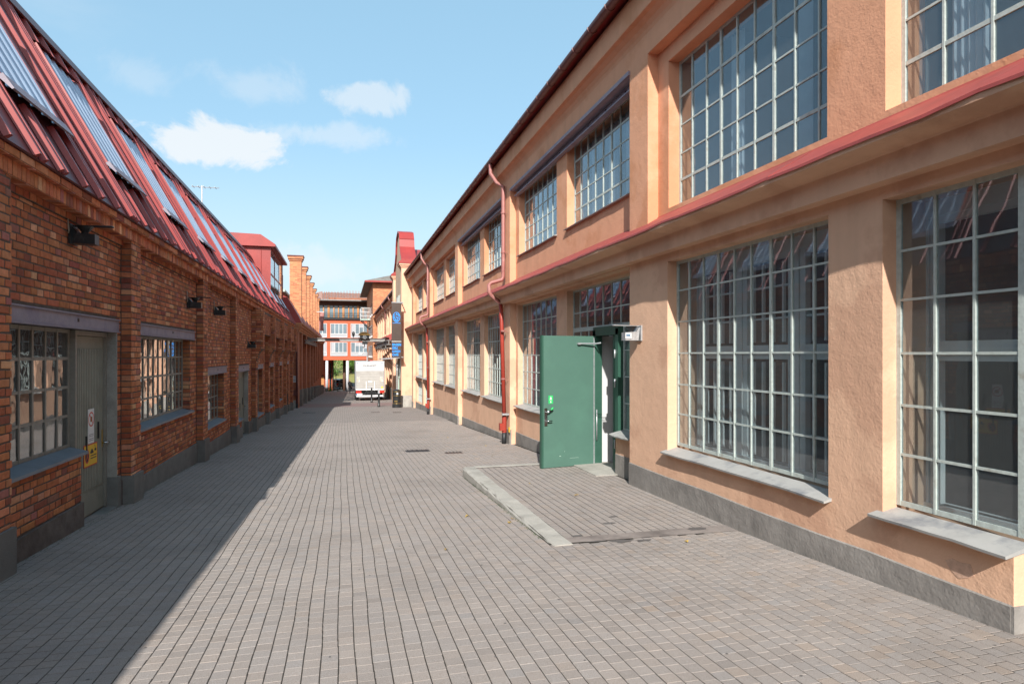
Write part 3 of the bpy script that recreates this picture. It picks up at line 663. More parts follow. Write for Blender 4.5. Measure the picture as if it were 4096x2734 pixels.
# ------------------------------------------------------------------ brickwork
CH = .0733
PAL = [(6, (.52, .165, .068)), (5, (.45, .13, .058)), (3.5, (.58, .21, .095)), (1.2, (.32, .095, .055)), (1.3, (.38, .14, .095)), (1.2, (.66, .29, .15))]
PT = sum(w for w, _ in PAL)
def brick_tint(dark=1.):
    r = rnd.uniform(0, PT)
    for w, c in PAL:
        r -= w
        if r <= 0: break
    k = rnd.gauss(1, .12) * dark
    return (c[0] * k * 1.16, c[1] * k * 1.27 * rnd.gauss(1, .06), c[2] * k * 1.40)
def lay(lst, O, U, Nn, u0, u1, z0, z1, ops=(), bond='english', dark=1.):
    c = math.floor(z0 / CH)
    while c * CH < z1:
        za, zb = max(z0, c * CH), min(z1, c * CH + CH - .0145)
        if zb - za > .02:
            hd = (c % 2 == 0) if bond == 'english' else (bond == 'header' or (bond == 'mixed' and c % 3))
            st = .1285 if hd else .257; u = u0 - (0 if hd else (.064 if bond != 'pier' else (0 if c % 2 else .1285)))
            if bond == 'english' and not hd and (c // 2) % 2: u -= .0
            while u < u1:
                w_ = st * rnd.uniform(.96, 1.04)
                if not hd and rnd.random() < .10: w_ = .1285
                a, b = max(u, u0), min(u + w_ - .0155, u1); u += w_
                segs = [(a, b)]
                for o in ops:
                    if o[2] < (za + zb) / 2 < o[3]:
                        ns = []
                        for p, q in segs:
                            if q <= o[0] or p >= o[1]: ns.append((p, q))
                            else:
                                if o[0] - p > .025: ns.append((p, o[0]))
                                if q - o[1] > .025: ns.append((o[1], q))
                        segs = ns
                for p, q in segs:
                    if q - p > .025: lst.append((O, U, Nn, p, q, za, zb, dark))
        c += 1
def brick_geo(mb, b, fine=True, dep=.0055):
    O, U, Nn, p, q, za, zb, dark = b; Zv = Vector((0, 0, 1)); j = lambda a=.0038: rnd.uniform(-a, a)
    d = dep + j(.0022); e = .005
    def P(u, z, n): return tuple(O + U * u + Zv * z + Nn * n)
    cs = [(p, za), (q, za), (q, zb), (p, zb)]; sg = [(1, 1), (-1, 1), (-1, -1), (1, -1)]
    jc = [(j(), j()) for _ in cs]
    if fine:
        vs = [P(u, z, -.004) for u, z in cs] + [P(u + a, z + c, d - .003) for (u, z), (a, c) in zip(cs, jc)] + [P(u + a + s * e, z + c + t_ * e, d + j(.001)) for (u, z), (a, c), (s, t_) in zip(cs, jc, sg)]
        fs = [(8, 9, 10, 11)] + [(i, (i + 1) % 4, 4 + (i + 1) % 4, 4 + i) for i in range(4)] + [(4 + i, 4 + (i + 1) % 4, 8 + (i + 1) % 4, 8 + i) for i in range(4)]
    else:
        vs = [P(u, z, -.004) for u, z in cs] + [P(u + a * .6, z + c * .6, d) for (u, z), (a, c) in zip(cs, jc)]
        fs = [(4, 5, 6, 7)] + [(i, (i + 1) % 4, 4 + (i + 1) % 4, 4 + i) for i in range(4)]
    mb.add(vs, fs, brick_tint(dark))
def place_bricks(lst, parent, nsingle=300, fine_to=16.):
    sc = []
    for k, b in enumerate(lst):
        c = b[0] + b[1] * (b[3] + b[4]) / 2 + Vector((0, 0, (b[5] + b[6]) / 2)); q = proj(*c)
        a = 0
        if q and -20 < q[0] < 4116 and -20 < q[1] < 2754:
            vd = (Vector((0, 0, 1.65)) - c); a = (b[4] - b[3]) * max(0, vd.normalized().dot(b[2])) / q[2] ** 2
        sc.append((a, k))
    top = set(k for a, k in sorted(sc, reverse=True)[:nsingle] if a > 0)
    bulk = MB()
    for k, b in enumerate(lst):
        if k in top: m_ = MB(); brick_geo(m_, b); m_.build('brick', 'brick', parent)
        else: brick_geo(bulk, b, fine=(b[0].y + b[1].y * b[3]) < fine_to)
    bulk.build('bricks', 'brick', parent, kind='stuff')

# ------------------------------------------------------------------ brick factory (left)
XL = -2.72; XM = XL - .011; XPL = -2.594
BRK = thing('brick_factory', 'low red brick factory in shade under a steep red metal roof with skylights', 'factory', (-4, 16, G(16)))
YL0, YL1 = -6., 36.4
lp = [(5.52, 5.97), (8.99, 9.35), (13.26, 13.66), (17.07, 17.5), (20.85, 21.25), (24.36, 24.8), (27.98, 28.4), (31.8, 32.2), (35.7, 36.1)]
ops = [(5.9, 8.80, .60, 2.09), (7.74, 8.80, -1.4, .60), (9.3, 12.74, .60, 1.93), (9.3, 13.1, 1.93, 2.09), (13.8, 16.15, .12, 1.22), (13.8, 16.5, 1.22, 1.38),
       (17.6, 20.01, -.14, 1.18), (17.6, 20.28, 1.18, 1.35), (18.9, 20.01, -1.9, -.14)]
ey = [21.25, 24.8, 28.4, 32.2]
for k, y0 in enumerate(ey): ops += [(y0 + .6, y0 + 2.35, -.39 if k < 3 else -2.2, 1.17), (y0 + .6, y0 + 2.5, 1.17, 1.33)]
ZT = 3.24
w = MB(); wallX(w, XM, -3.15, 4.5, YL1, -2.6, ZT, ops)
for a, b in lp: w.box(XM + .002, XPL - .011, a, b, -2.6, 3.12)
wall = w.build('wall', 'mortar', BRK)
m = mat('brick_plain', (.34, .105, .052), rough=.9, var=.3, vs=9, bump=.6, bs=30)
w = MB(); w.box(-3.15, XM, YL0, 4.5, -1, ZT); w.box(-9, -3.15, YL1 - .3, YL1, -2.6, 6); w.build('wall', 'brick_plain', BRK)
def BP(y): return G(y) + (.30 if y > 9 else .24)      # top of the concrete base
lst = []; UY, UX, NX_, NY_ = Vector((0, 1, 0)), Vector((1, 0, 0)), Vector((1, 0, 0)), Vector((0, -1, 0))
spans = [(5.97, 8.99), (9.35, 13.26), (13.66, 17.07), (17.5, 20.85), (21.25, 24.36), (24.8, 27.98), (28.4, 31.8), (32.2, 35.7)]
for k, (a, b) in enumerate(spans):
    lay(lst, Vector((XM, 0, 0)), UY, NX_, a + .006, b - .006, BP((a + b) / 2), 3.11, ops, 'english' if k < 2 else ('mixed' if k < 4 else 'english'), .95)
for a, b in lp:
    lay(lst, Vector((XPL - .011, 0, 0)), UY, NX_, a - .011, b + .011, BP(a) + .12, 3.11, (), 'english')
    lay(lst, Vector((XM, a, 0)), UX, NY_, .011, XPL - XM - .003, BP(a) + .12, 3.11, (), 'pier', .8)
# brick reveals of the openings (the faces turned towards the street end)
for y, z0, z1 in ((12.74, .6, 1.93), (16.15, .12, 1.22)) + tuple((y0 + 2.35, -.39, 1.17) for y0 in ey):
    lay(lst, Vector((-2.86, y, 0)), UX, NY_, 0, .135, z0, z1, (), 'pier', .9)
place_bricks(lst, wall)
# cornice: brick-on-edge band and projecting top course
core = MB(); core.box(XM, -2.601, 4.5, YL1, 3.105, 3.245); core.box(XM, -2.557, 4.5, YL1, 3.245, 3.312); core.box(XM + .002, -2.70, 4.5, YL1, 3.03, 3.105)
cor = core.build('cornice', 'mortar', BRK)
lst2 = []
y = 4.5
while y < YL1:
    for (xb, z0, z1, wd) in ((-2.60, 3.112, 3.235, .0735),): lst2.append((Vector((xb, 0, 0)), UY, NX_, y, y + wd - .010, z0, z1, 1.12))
    y += .0745
y = 4.5
while y < YL1:
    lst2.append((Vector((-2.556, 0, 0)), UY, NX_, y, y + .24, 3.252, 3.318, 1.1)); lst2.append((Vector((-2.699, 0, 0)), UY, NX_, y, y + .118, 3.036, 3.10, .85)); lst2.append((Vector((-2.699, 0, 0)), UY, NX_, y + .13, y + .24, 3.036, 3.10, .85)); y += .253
bulk = MB()
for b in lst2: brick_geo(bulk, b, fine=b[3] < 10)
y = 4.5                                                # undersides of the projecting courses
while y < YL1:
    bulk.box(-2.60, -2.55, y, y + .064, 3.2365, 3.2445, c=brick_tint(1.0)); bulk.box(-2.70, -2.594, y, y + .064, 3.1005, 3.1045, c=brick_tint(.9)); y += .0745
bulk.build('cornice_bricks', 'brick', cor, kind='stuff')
# concrete base
bp = MB()
for a, b in spans:
    segs = [(a, b)]
    for o in ((7.74, 8.80), (18.9, 20.01), (32.8, 34.55)):
        segs = [s for p, q in segs for s in ([(p, q)] if q <= o[0] or p >= o[1] else [(p, o[0]), (o[1], q)]) if s[1] - s[0] > .03]
    for p, q in segs:
        pm = MB(); zt = BP((a + b) / 2); pm.prism([(p, -2.6), (q, -2.6), (q, zt + rnd.uniform(-.01, .01)), ((p + q) / 2, zt + rnd.uniform(-.012, .012)), (p, zt + rnd.uniform(-.01, .01))], 'x', XM + .001, XL + .022)
        pm.build('base', 'plinth_brown' if p < 9 else 'concrete_grey', BRK)
for a, b in lp:
    pm = MB(); zt = BP(a) + .12; pm.prism([(XM, a - .02), (XPL + .025, a - .02), (XPL + .025, b + .02), (XM, b + .02)], 'z', -2.6, zt); pm.build('base', 'concrete_grey', BRK)
# upper wall carried on brackets over the lower bays
uw = MB(); uw.box(XM + .003, -2.535, 21.25, 35.7, 2.32, 3.10); uw = uw.build('upper_wall', 'mortar', BRK)
lst = []
for a, b in spans[4:]: lay(lst, Vector((-2.535, 0, 0)), UY, NX_, a, b, 2.33, 3.03, (), 'english', .9)
for a, b in lp[4:]:
    prof = [(XPL + .0, 1.18)] + [(XPL + .20 * (1 - math.cos(t)), 1.18 + .62 * math.sin(t)) for t in [math.pi / 2 * i / 6 for i in range(1, 7)]] + [(XPL + .20, 3.04), (XPL - .02, 3.04), (XPL - .02, 1.18)]
    bk = MB(); bk.prism(prof, 'y', a, b); bk = bk.build('bracket', 'mortar', BRK)
    c = 17; l2 = []
    while c * CH < 3.02:
        z = c * CH; k = min(1, max(0, (z - 1.18) / .62)); wd = .20 * (1 - math.cos(math.asin(k)))
        lay(l2, Vector((XM, a, 0)), UX, NY_, .011, XPL - XM + wd - .004, z, z + CH - .012, (), 'pier', .85)
        lay(l2, Vector((XPL + wd, 0, 0)), UY, NX_, a - .01, b + .01, z, z + CH - .012, (), 'english', .95)
        c += 1
    mb = MB()
    for q in l2: brick_geo(mb, q, fine=False)
    mb.build('bricks', 'brick', bk, kind='stuff')
mb = MB()
for q in lst: brick_geo(mb, q, fine=False)
mb.build('bricks', 'brick', uw, kind='stuff')
# steel lintels, windows, doors
def lintel(a, b, z0, z1):
    p = MB(); p.box(-2.80, XL + .002, a, b, z0 + .012, z1 - .012); p.box(-2.80, XL + .022, a, b, z0, z0 + .014); p.box(-2.80, XL + .022, a, b, z1 - .014, z1)
    o = p.build('steel_lintel', 'purple_steel', BRK)
    for f in ((.3, .75) if b - a < 2.6 else (.58,)):
        q = MB(); yy = a + (b - a) * f; q.box(XL + .002, XL + .010, yy - .016, yy + .016, (z0 + z1) / 2 - .005, (z0 + z1) / 2 + .03); q.build('bolt', 'black_metal', o)
for a, b, z0, z1 in ((5.9, 8.9, 1.925, 2.088), (9.3, 13.08, 1.925, 2.088), (13.8, 16.5, 1.222, 1.378), (17.6, 20.28, 1.182, 1.348)): lintel(a, b, z0, z1)
for y0 in ey: lintel(y0 + .6, y0 + 2.5, 1.172, 1.328)
w1 = window(BRK, -2.867, 1, [5.92, 6.19, 6.46, 6.73, 6.99, 7.26, 7.53, 7.83], [.64, .99, 1.30, 1.61, 1.925], fm='frame_grey', bar=.028, heavy=(4,), hz=(3,), gl='glass_old', edge=.04)
w2 = window(BRK, -2.845, 1, lin(9.32, 12.73, 13), [.66, .99, 1.31, 1.61, 1.925], fm='frame_grey', bar=.026, heavy=(3, 6, 9), hz=(2,), gl='glass_old', edge=.04)
w3 = window(BRK, -2.853, 1, lin(13.82, 16.14, 6), lin(.16, 1.22, 4), fm='frame_grey', gl='glass_old')
w4 = window(BRK, -2.853, 1, lin(17.62, 18.88, 4), lin(-.10, 1.18, 4), fm='frame_grey', gl='glass_old')
def slab_sill(par, a, b, z):
    y = a
    while y < b - .01:
        e = min(b, y + 1.32); p = MB(); p.prism([(-2.85, z + .06), (XL + .045, z + .012), (XL + .05, z - .016), (-2.85, z - .02)], 'y', y, e - .004); p.build('sill', 'slate_sill', par); y = e
slab_sill(w1, 5.92, 7.79, .592); slab_sill(w2, 9.32, 12.86, .60); slab_sill(w3, 13.9, 16.2, .11); slab_sill(w4, 17.6, 18.94, -.15)
for k, y0 in enumerate(ey):
    if k < 3: w_ = window(BRK, -2.853, 1, lin(y0 + .61, y0 + 2.34, 5), lin(-.36, 1.17, 4), fm='frame_grey', gl='glass_old', single=False); slab_sill(w_, y0 + .6, y0 + 2.4, -.40)
    else:
        p = MB(); p.box(-2.90, -2.86, y0 + .6, y0 + 2.35, -2.2, 1.17); p.build('door', 'green_dark', BRK)
def ribbed_door(y0, y1, z0, z1):
    X = -2.885; p = MB(); p.box(X, X + .04, y0, y1, z0, z1)
    o = p.build('door', 'door_grey', BRK, label='grey ribbed timber door')
    q = MB(); n = 15
    for k in range(n): yy = y0 + .06 + (y1 - y0 - .12) * (k + .5) / n; q.prism([(X + .04, yy - .017), (X + .053, yy - .012), (X + .053, yy + .012), (X + .04, yy + .017)], 'z', z0 + .3, z1 - .14)
    q.build('ribs', 'door_grey', o)
    q = MB(); q.box(X + .04, X + .046, y0 + .002, y1 - .002, z0 + .01, z0 + .27); q.build('kick_plate', 'door_grey', o)
    q = MB(); q.box(X - .04, X + .07, y0 - .055, y0 - .006, z0, z1 + .06); q.box(X - .04, X + .07, y1 + .006, y1 + .04, z0, z1 + .06); q.box(X - .04, X + .068, y0 - .006, y1 + .006, z1 + .006, z1 + .06); q.build('door_frame', 'frame_grey', BRK)
    for z in (z1 - .42, z1 - .86):
        q = MB(); q.box(X + .04, X + .058, y0 + .004, y0 + .03, z, z + .14); q.build('hinge', 'black_metal', o)
    for yy, za, zb in ((y0 + .27, z0 + .72, z0 + .93), (y1 - .22, z0 + .86, z0 + 1.06)):
        q = MB(); q.box(X + .048, X + .068, yy, yy + .022, za, zb); q.build('pull_bar', 'black_metal', o)
    q = MB(); q.box(X + .048, X + .056, y1 - .09, y1 - .05, z0 + .74, z0 + .95); q.build('lock_plate', 'brass', o)
    q = MB(); q.tube([(X + .05, y1 - .07, z0 + .79), (X + .10, y1 - .07, z0 + .79), (X + .10, y1 + .03, z0 + .785)], .010, 8); q.build('handle', 'chrome', o, smooth=True)
    return o
d1 = ribbed_door(7.89, 8.74, -.21, 1.86); d2 = ribbed_door(18.96, 19.96, -.66, 1.12)
for yj, z0 in ((8.80, -.35), (20.01, -.9)):
    p = MB(); p.box(-2.87, XL + .012, yj - .016, yj + .002, z0, (1.925 if yj < 10 else 1.18)); p.build('door_jamb', 'concrete', BRK)
    p = MB(); p.box(-2.868, XL + .030, yj - .024, yj + .08, z0 - .6, G(yj) + .38); p.build('door_jamb', 'concrete_grey', BRK)
    p = MB(); p.box(-2.95, -2.70, yj - 1.06, yj - .02, G(yj) - .25, G(yj) + .018); p.build('doorstep', 'concrete_grey', BRK)
p = MB(); p.box(-6.2, -3.16, YL0, YL1 - .3, -2.4, -1.9); p.box(-6.3, -6.2, YL0, YL1 - .3, -2, 3.3); p.box(-6.2, -3.16, YL0, YL1 - .3, 3.0, 3.05)
for yy in (13.4, 21.0): p.box(-6.2, -3.16, yy - .05, yy + .05, -2, 3.)
p.build('room', 'interior', BRK)
# notices on the door (flat plates)
def plate(nm, y0, y1, z0, z1, m_, X, par):
    p = MB(); p.box(X, X + .003, y0, y1, z0, z1); return p.build(nm, m_, par)
def disc(nm, y, z, r, m_, X, par, r0=0, n=28, ry=1.):
    p = MB()
    if r0:
        vs = [(X, y + q * math.cos(2 * math.pi * i / n) * ry, z + q * math.sin(2 * math.pi * i / n)) for q in (r, r0) for i in range(n)]; p.add(vs, [(i, (i + 1) % n, n + (i + 1) % n, n + i) for i in range(n)])
    else: p.add([(X, y + r * math.cos(2 * math.pi * i / n) * ry, z + r * math.sin(2 * math.pi * i / n)) for i in range(n)], [tuple(range(n))])
    return p.build(nm, m_, par)
def poly(nm, pts, m_, X, par): p = MB(); p.add([(X, y, z) for y, z in pts], [tuple(range(len(pts)))]); return p.build(nm, m_, par)
SX = -2.830
s1 = tag(plate('notice', 8.225, 8.405, .62, 1.02, 'sign_white', SX, None), 'white notice with a red prohibition ring on the grey ribbed door', 'sign')
disc('ring', 8.315, .90, .085, 'sign_red', SX + .004, s1, .070); poly('slash', [(8.258, .952), (8.268, .962), (8.372, .848), (8.362, .838)], 'sign_red', SX + .0045, s1)
poly('symbol', [(8.285, .87), (8.345, .87), (8.345, .93), (8.285, .93)], 'rust_hood', SX + .0042, s1)
for z in (.72, .70, .67, .65): poly('print_line', [(8.245, z), (8.385, z), (8.385, z + .008), (8.245, z + .008)], 'ink_grey', SX + .004, s1)
s2 = tag(plate('notice', 8.10, 8.50, .36, .615, 'sign_red', SX, None), 'yellow tow-away notice with red border on the grey ribbed door', 'sign')
poly('field', [(8.112, .372), (8.488, .372), (8.488, .603), (8.112, .603)], 'sign_yellow', SX + .004, s2)
disc('ring', 8.19, .485, .085, 'sign_red', SX + .005, s2, .068, ry=.75); disc('disc', 8.19, .485, .068, 'sign_black', SX + .0048, s2, ry=.75)
poly('slash', [(8.15, .53), (8.158, .538), (8.23, .44), (8.222, .432)], 'sign_red', SX + .006, s2); poly('slash', [(8.15, .44), (8.158, .432), (8.23, .53), (8.222, .538)], 'sign_red', SX + .006, s2)
poly('car_symbol', [(8.285, .50), (8.375, .50), (8.385, .52), (8.365, .53), (8.35, .552), (8.315, .552), (8.30, .53), (8.283, .525)], 'sign_black', SX + .005, s2)
poly('hook_symbol', [(8.41, .52), (8.465, .52), (8.465, .545), (8.44, .55), (8.42, .595), (8.412, .592), (8.428, .55), (8.41, .545)], 'sign_black', SX + .005, s2)
for z in (.47, .44): poly('print_line', [(8.29, z), (8.47, z), (8.47, z + .012), (8.29, z + .012)], 'sign_black', SX + .005, s2)

# ------------------------------------------------------------------ steep metal roof
SL = 1.82; nn = math.hypot(1, SL); SD = Vector((-1, 0, SL)) / nn; SN = Vector((SL, 0, 1)) / nn; EV = Vector((-2.535, 0, 3.356)); LEN = 3.0
def rp(s, y, n): q = EV + SD * s + SN * n; return (q.x, y, q.z)
p = MB(); YR1 = YL1 + .1
p.add([rp(-.03, 4.5, 0), rp(-.03, YR1, 0), rp(1.55, YR1, 0), rp(1.55, 4.5, 0), rp(-.03, 4.5, -.02), rp(-.03, YR1, -.02)], [(0, 1, 2, 3), (0, 4, 5, 1)])
p.add([rp(1.5, 4.5, .007), rp(1.5, YR1, .007), rp(LEN, YR1, .007), rp(LEN, 4.5, .007), rp(1.5, 4.5, .001), rp(1.5, YR1, .001)], [(0, 1, 2, 3), (0, 4, 5, 1)])
p.box(-2.9, -2.548, 4.5, YR1, 3.318, 3.335)
tp = Vector(rp(LEN, 0, 0)); p.prism([(tp.x, tp.z), (tp.x - 3.2, tp.z + .5), (tp.x - 6, tp.z - 3), (tp.x - 6, tp.z - 3.1), (tp.x - 3.2, tp.z + .4), (tp.x, tp.z - .1)], 'y', YL0, YR1)
p.add([rp(-.03, YL0, 0), rp(-.03, 4.5, 0), rp(LEN, 4.5, 0), rp(LEN, YL0, 0)], [(0, 1, 2, 3)])
roof = p.build('roof', 'red_roof_shade_dirt', BRK)
c0 = [Vector(rp(s, 0, n)) for s, n in ((LEN - .16, .055), (LEN - .16, .075), (LEN + .03, .085))]; p = MB(); p.prism([(q.x, q.z) for q in c0] + [(tp.x - .25, tp.z + .16), (tp.x - .25, tp.z + .0)], 'y', YL0, YR1); p.build('ridge_cap', 'gutter', roof)
RIB = {}
def rib(y, s0, s1):
    key = (round(s0, 2), round(s1, 2))
    if key not in RIB:
        r_ = MB(); pf = [(-.034, 0.004), (-.016, .055), (.016, .055), (.034, .004)]
        r_.add([rp(s, a, n) for s in (s0, s1) for a, n in pf], [(0, 1, 5, 4), (1, 2, 6, 5), (2, 3, 7, 6), (0, 3, 2, 1), (4, 5, 6, 7)]); RIB[key] = r_.mesh('roof_rib', 'red_roof')
    o = link('roof_rib', RIB[key], roof); o.location = (0, y, 0)
SK0, SK1, SKW, SKP = .74, 2.36, 1.22, 2.54
sky_y = [3.80 + SKP * k for k in range(13)]
y = 4.6
def rib_at(y):
    for a in sky_y:
        if a - .03 < y < a + SKW + .03:
            rib(y, -.03, SK0 - .12); rib(y, SK1 + .06, LEN - .02); return
    rib(y, -.03, LEN - .02)
y = 4.66; k = 0
while y < YR1: rib_at(y + rnd.uniform(-.01, .01)); y += .47 if k % 5 else .10; k += 1
for a in sky_y:
    rib(a - .05, -.05, LEN - .02); rib(a + SKW + .05, -.05, LEN - .02)
    p = MB(); n = 60; pts = [(a + .04 + (SKW - .08) * i / n, .050 + .022 * math.cos(2 * math.pi * 5 * i / n)) for i in range(n + 1)]
    p.add([rp(s, yy, h) for s in (SK0, SK1) for yy, h in pts], [(i, i + 1, n + 2 + i, n + 1 + i) for i in range(n)]); sk = p.build('skylight', 'skylight', roof, smooth=True)
    p = MB()
    for y0, y1 in ((a, a + .04), (a + SKW - .04, a + SKW)): p.add([rp(s, yy, h) for s in (SK0, SK1) for yy in (y0, y1) for h in (.0, .075)], [(0, 1, 5, 4), (1, 3, 7, 5), (3, 2, 6, 7), (0, 2, 3, 1), (4, 5, 7, 6)]); p.build('skylight_frame', 'red_roof', sk); p = MB()
    p = MB(); p.add([rp(s, yy, h) for s, h in ((SK0 - .13, .115), (SK0 - .13, .095), (SK0 + .02, .10), (SK0 + .02, .045)) for yy in (a - .02, a + SKW + .02)], [(0, 1, 3, 2), (0, 1, 5, 4), (2, 3, 7, 6), (4, 5, 7, 6), (0, 2, 6, 4), (1, 3, 7, 5)]); p.build('skylight_apron', 'purple_steel', sk)
    p = MB(); p.add([rp(s, yy, h) for s, h in ((SK1 - .02, .105), (SK1 + .10, .02)) for yy in (a, a + SKW)], [(0, 1, 3, 2)]); p.build('skylight_flashing', 'red_roof', sk)
# red dormer
p = MB(); p.box(-5.4, -3.10, 29.8, 35.6, 4.2, 6.5, skip=('+x',)); dm = p.build('dormer', 'red_roof', BRK)
p = MB(); p.prism([(-5.6, 6.46), (-2.88, 6.46), (-2.88, 6.56), (-3.5, 6.98), (-5.6, 7.02)], 'y', 29.6, 35.8); p.build('dormer_roof', 'red_roof', dm)
for yy in (30.9, 32.1, 33.3, 34.5):
    p = MB(); p.tube([(-2.9, yy, 6.58), (-3.5, yy, 7.0), (-5.5, yy, 7.04)], .02, 5); p.build('seam', 'red_roof', dm)
for xx in (-4.75, -4.1, -3.5):
    p = MB(); p.tube([(xx, 29.79, 4.3), (xx, 29.79, 6.46)], .015, 5); p.build('seam', 'red_roof', dm)
wd = window(dm, -3.12, 1, [29.85, 31.8, 33.7, 35.55], [4.3, 5.3, 6.46], fm='red_roof', bar=.09, edge=.12, single=True, gl='glass', dep=.12)
p = MB(); p.box(-5.0, -4.9, 29.9, 35.5, 4.2, 6.4); p.build('room', 'interior', dm)
p = MB(); p.tube([(tp.x - .3, 21.6, tp.z - .1), (tp.x - .3, 21.6, tp.z + 1.0)], .018, 6)
ant = thing('antenna', 'thin television aerial standing on the ridge of the red metal roof', 'antenna', (tp.x - .3, 21.6, tp.z)); p.build('mast', 'galvanised', ant)
p = MB(); p.tube([(tp.x - .6, 21.6, tp.z + .95), (tp.x + .2, 21.6, tp.z + .95)], .012, 5)
for k in range(5): p.tube([(tp.x - .55 + k * .16, 21.45, tp.z + .95), (tp.x - .55 + k * .16, 21.75, tp.z + .95)], .008, 5)
p.build('boom', 'galvanised', ant)

# ------------------------------------------------------------------ far brickwork material (single bricks under a few pixels)
def far_brick(name, c1, c2, mo):
    m = mat(name, (.9, .9, .9), rough=.9, var=.12, vs=1.2, bump=.4, bs=40)
    t = m.node_tree; N = t.nodes; L = t.links; P = N['Principled BSDF']
    geo = N.new('ShaderNodeNewGeometry'); sp = N.new('ShaderNodeSeparateXYZ'); ad = N.new('ShaderNodeMath'); cb = N.new('ShaderNodeCombineXYZ')
    L.new(geo.outputs['Position'], sp.inputs[0]); L.new(sp.outputs[0], ad.inputs[0]); L.new(sp.outputs[1], ad.inputs[1]); L.new(ad.outputs[0], cb.inputs[0]); L.new(sp.outputs[2], cb.inputs[1])
    b = N.new('ShaderNodeTexBrick'); L.new(cb.outputs[0], b.inputs['Vector']); b.inputs['Scale'].default_value = 1
    b.inputs['Brick Width'].default_value = .26; b.inputs['Row Height'].default_value = CH; b.inputs['Mortar Size'].default_value = .007; b.inputs['Bias'].default_value = -.1
    for k, v in (('Color1', c1), ('Color2', c2), ('Mortar', mo)): b.inputs[k].default_value = (*v, 1)
    src = P.inputs['Base Color'].links[0].from_socket; mu = N.new('ShaderNodeMixRGB'); mu.blend_type = 'MULTIPLY'; mu.inputs[0].default_value = 1
    L.new(src, mu.inputs[1]); L.new(b.outputs['Color'], mu.inputs[2]); L.new(mu.outputs[0], P.inputs['Base Color'])
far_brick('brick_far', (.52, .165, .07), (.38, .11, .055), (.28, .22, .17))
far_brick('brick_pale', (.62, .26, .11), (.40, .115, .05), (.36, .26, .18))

# ------------------------------------------------------------------ brick hall with tall pillars (left, farther)
HAL = thing('brick_hall', 'brick hall with a row of tall stepped brick pillars beyond the low factory', 'hall', (-4, 60, G(60)))
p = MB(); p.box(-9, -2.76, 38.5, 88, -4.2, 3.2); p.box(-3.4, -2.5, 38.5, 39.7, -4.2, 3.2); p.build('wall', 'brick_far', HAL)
for z0, z1, x in ((3.0, 3.12, -2.44), (3.12, 3.26, -2.38), (3.26, 3.40, -2.30), (3.40, 3.50, -2.22)):
    p = MB(); p.box(-3, x, 38.42 - (x + 2.5) * .3, 88, z0, z1); p.build('cornice', 'brick_pale', HAL)
hy = [41.5 + 5.1 * k for k in range(10)]
for k, y in enumerate(hy):
    p = MB(); p.box(-2.76, -2.48, y, y + 1.0, -1.0, 3.0); p.build('pier', 'brick_far', HAL)
    p = MB(); p.box(-2.77, -2.44, y - .03, y + 1.03, -4.2, G(y) + 1.05); p.build('pier_base', 'concrete_grey', HAL)
    if k < 7:
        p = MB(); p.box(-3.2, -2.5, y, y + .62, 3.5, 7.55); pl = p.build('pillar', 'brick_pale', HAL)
        for z0, z1, e in ((7.55, 7.67, .05), (7.67, 7.83, .11)): q = MB(); q.box(-3.2 - e, -2.5 + e, y - e, y + .62 + e, z0, z1); q.build('pillar_cap', 'brick_pale', pl)
        q = MB(); q.box(-3.2 - .15, -2.5 + .15, y - .15, y + .77, 7.83, 7.89); q.build('coping', 'gutter', pl)
for a, b in [(38.6, 41.5)] + [(y + .64, y + 5.08) for y in hy[:8]]:
    p = MB(); p.prism([(-2.3, 3.5), (-2.5, 3.95), (-3.1, 5.0), (-4.5, 5.6), (-4.5, 3.5)], 'y', a, b); p.build('roof', 'red_roof', HAL)
p = MB(); p.box(-2.50, -2.30, 44.5, 62, 2.42, 2.46); p.box(-2.50, -2.30, 44.5, 62, 2.62, 2.66); p.box(-2.42, -2.38, 44.5, 62, 2.46, 2.62); p.build('crane_rail', 'steel_beam', HAL)
p = MB(); p.tube([(-2.95, 38.3, 2.6), (-2.6, 38.38, 2.35), (-2.56, 38.4, 2.2), (-2.56, 38.4, -1.2)], .055, 8); d = p.build('downpipe', 'gutter', HAL, smooth=True)
p = MB(); p.tube([(-2.56, 38.4, -1.2), (-2.56, 38.4, -1.6)], .06, 8); p.build('pipe_foot', 'black_plastic', d, smooth=True)
p = MB(); p.box(-3.1, -2.52, 38.42, 38.5, -4, -1.0); p.build('base', 'concrete', HAL)
s = MB(); s.box(-2.86, -2.60, 38.46, 38.50, .05, .41); s = tag(s.build('notice', 'sign_white'), 'small white lettered plate on the brick hall corner beside the dark red downpipe', 'sign')
for z in (.32, .24, .16, .09): q = MB(); q.add([(-2.83, 38.457, z), (-2.64, 38.457, z), (-2.64, 38.457, z + .045), (-2.83, 38.457, z + .045)], [(0, 1, 2, 3)]); q.build('print_line', 'ink_grey', s)
s = MB(); s.box(-2.84, -2.58, 38.36, 38.50, -.72, -.43); s.box(-2.85, -2.57, 38.34, 38.50, -.43, -.41); tag(s.build('letter_box', 'gutter'), 'dark red metal box on the brick hall corner under the white plate', 'box')
# banner
fl = thing('flag', 'faded pink banner hanging from the brick hall by the last pillars', 'flag', (-2.3, 66, 3.5))
p = MB(); p.add([(-2.25 + .42 * a + .03 * math.sin(b * 7), 66 + .05 * math.sin(a * 5 + b * 4), 5.95 - 1.9 * b) for b in [i / 8 for i in range(9)] for a in (0, .5, 1 - .25 * 0)], [(r * 3 + c, r * 3 + c + 1, r * 3 + c + 4, r * 3 + c + 3) for r in range(8) for c in (0, 1)]); p.build('cloth', 'pipe_faded', fl)
p = MB(); p.tube([(-2.5, 66, 5.97), (-1.8, 66, 5.97)], .025, 6); p.build('pole', 'white_gloss', fl)
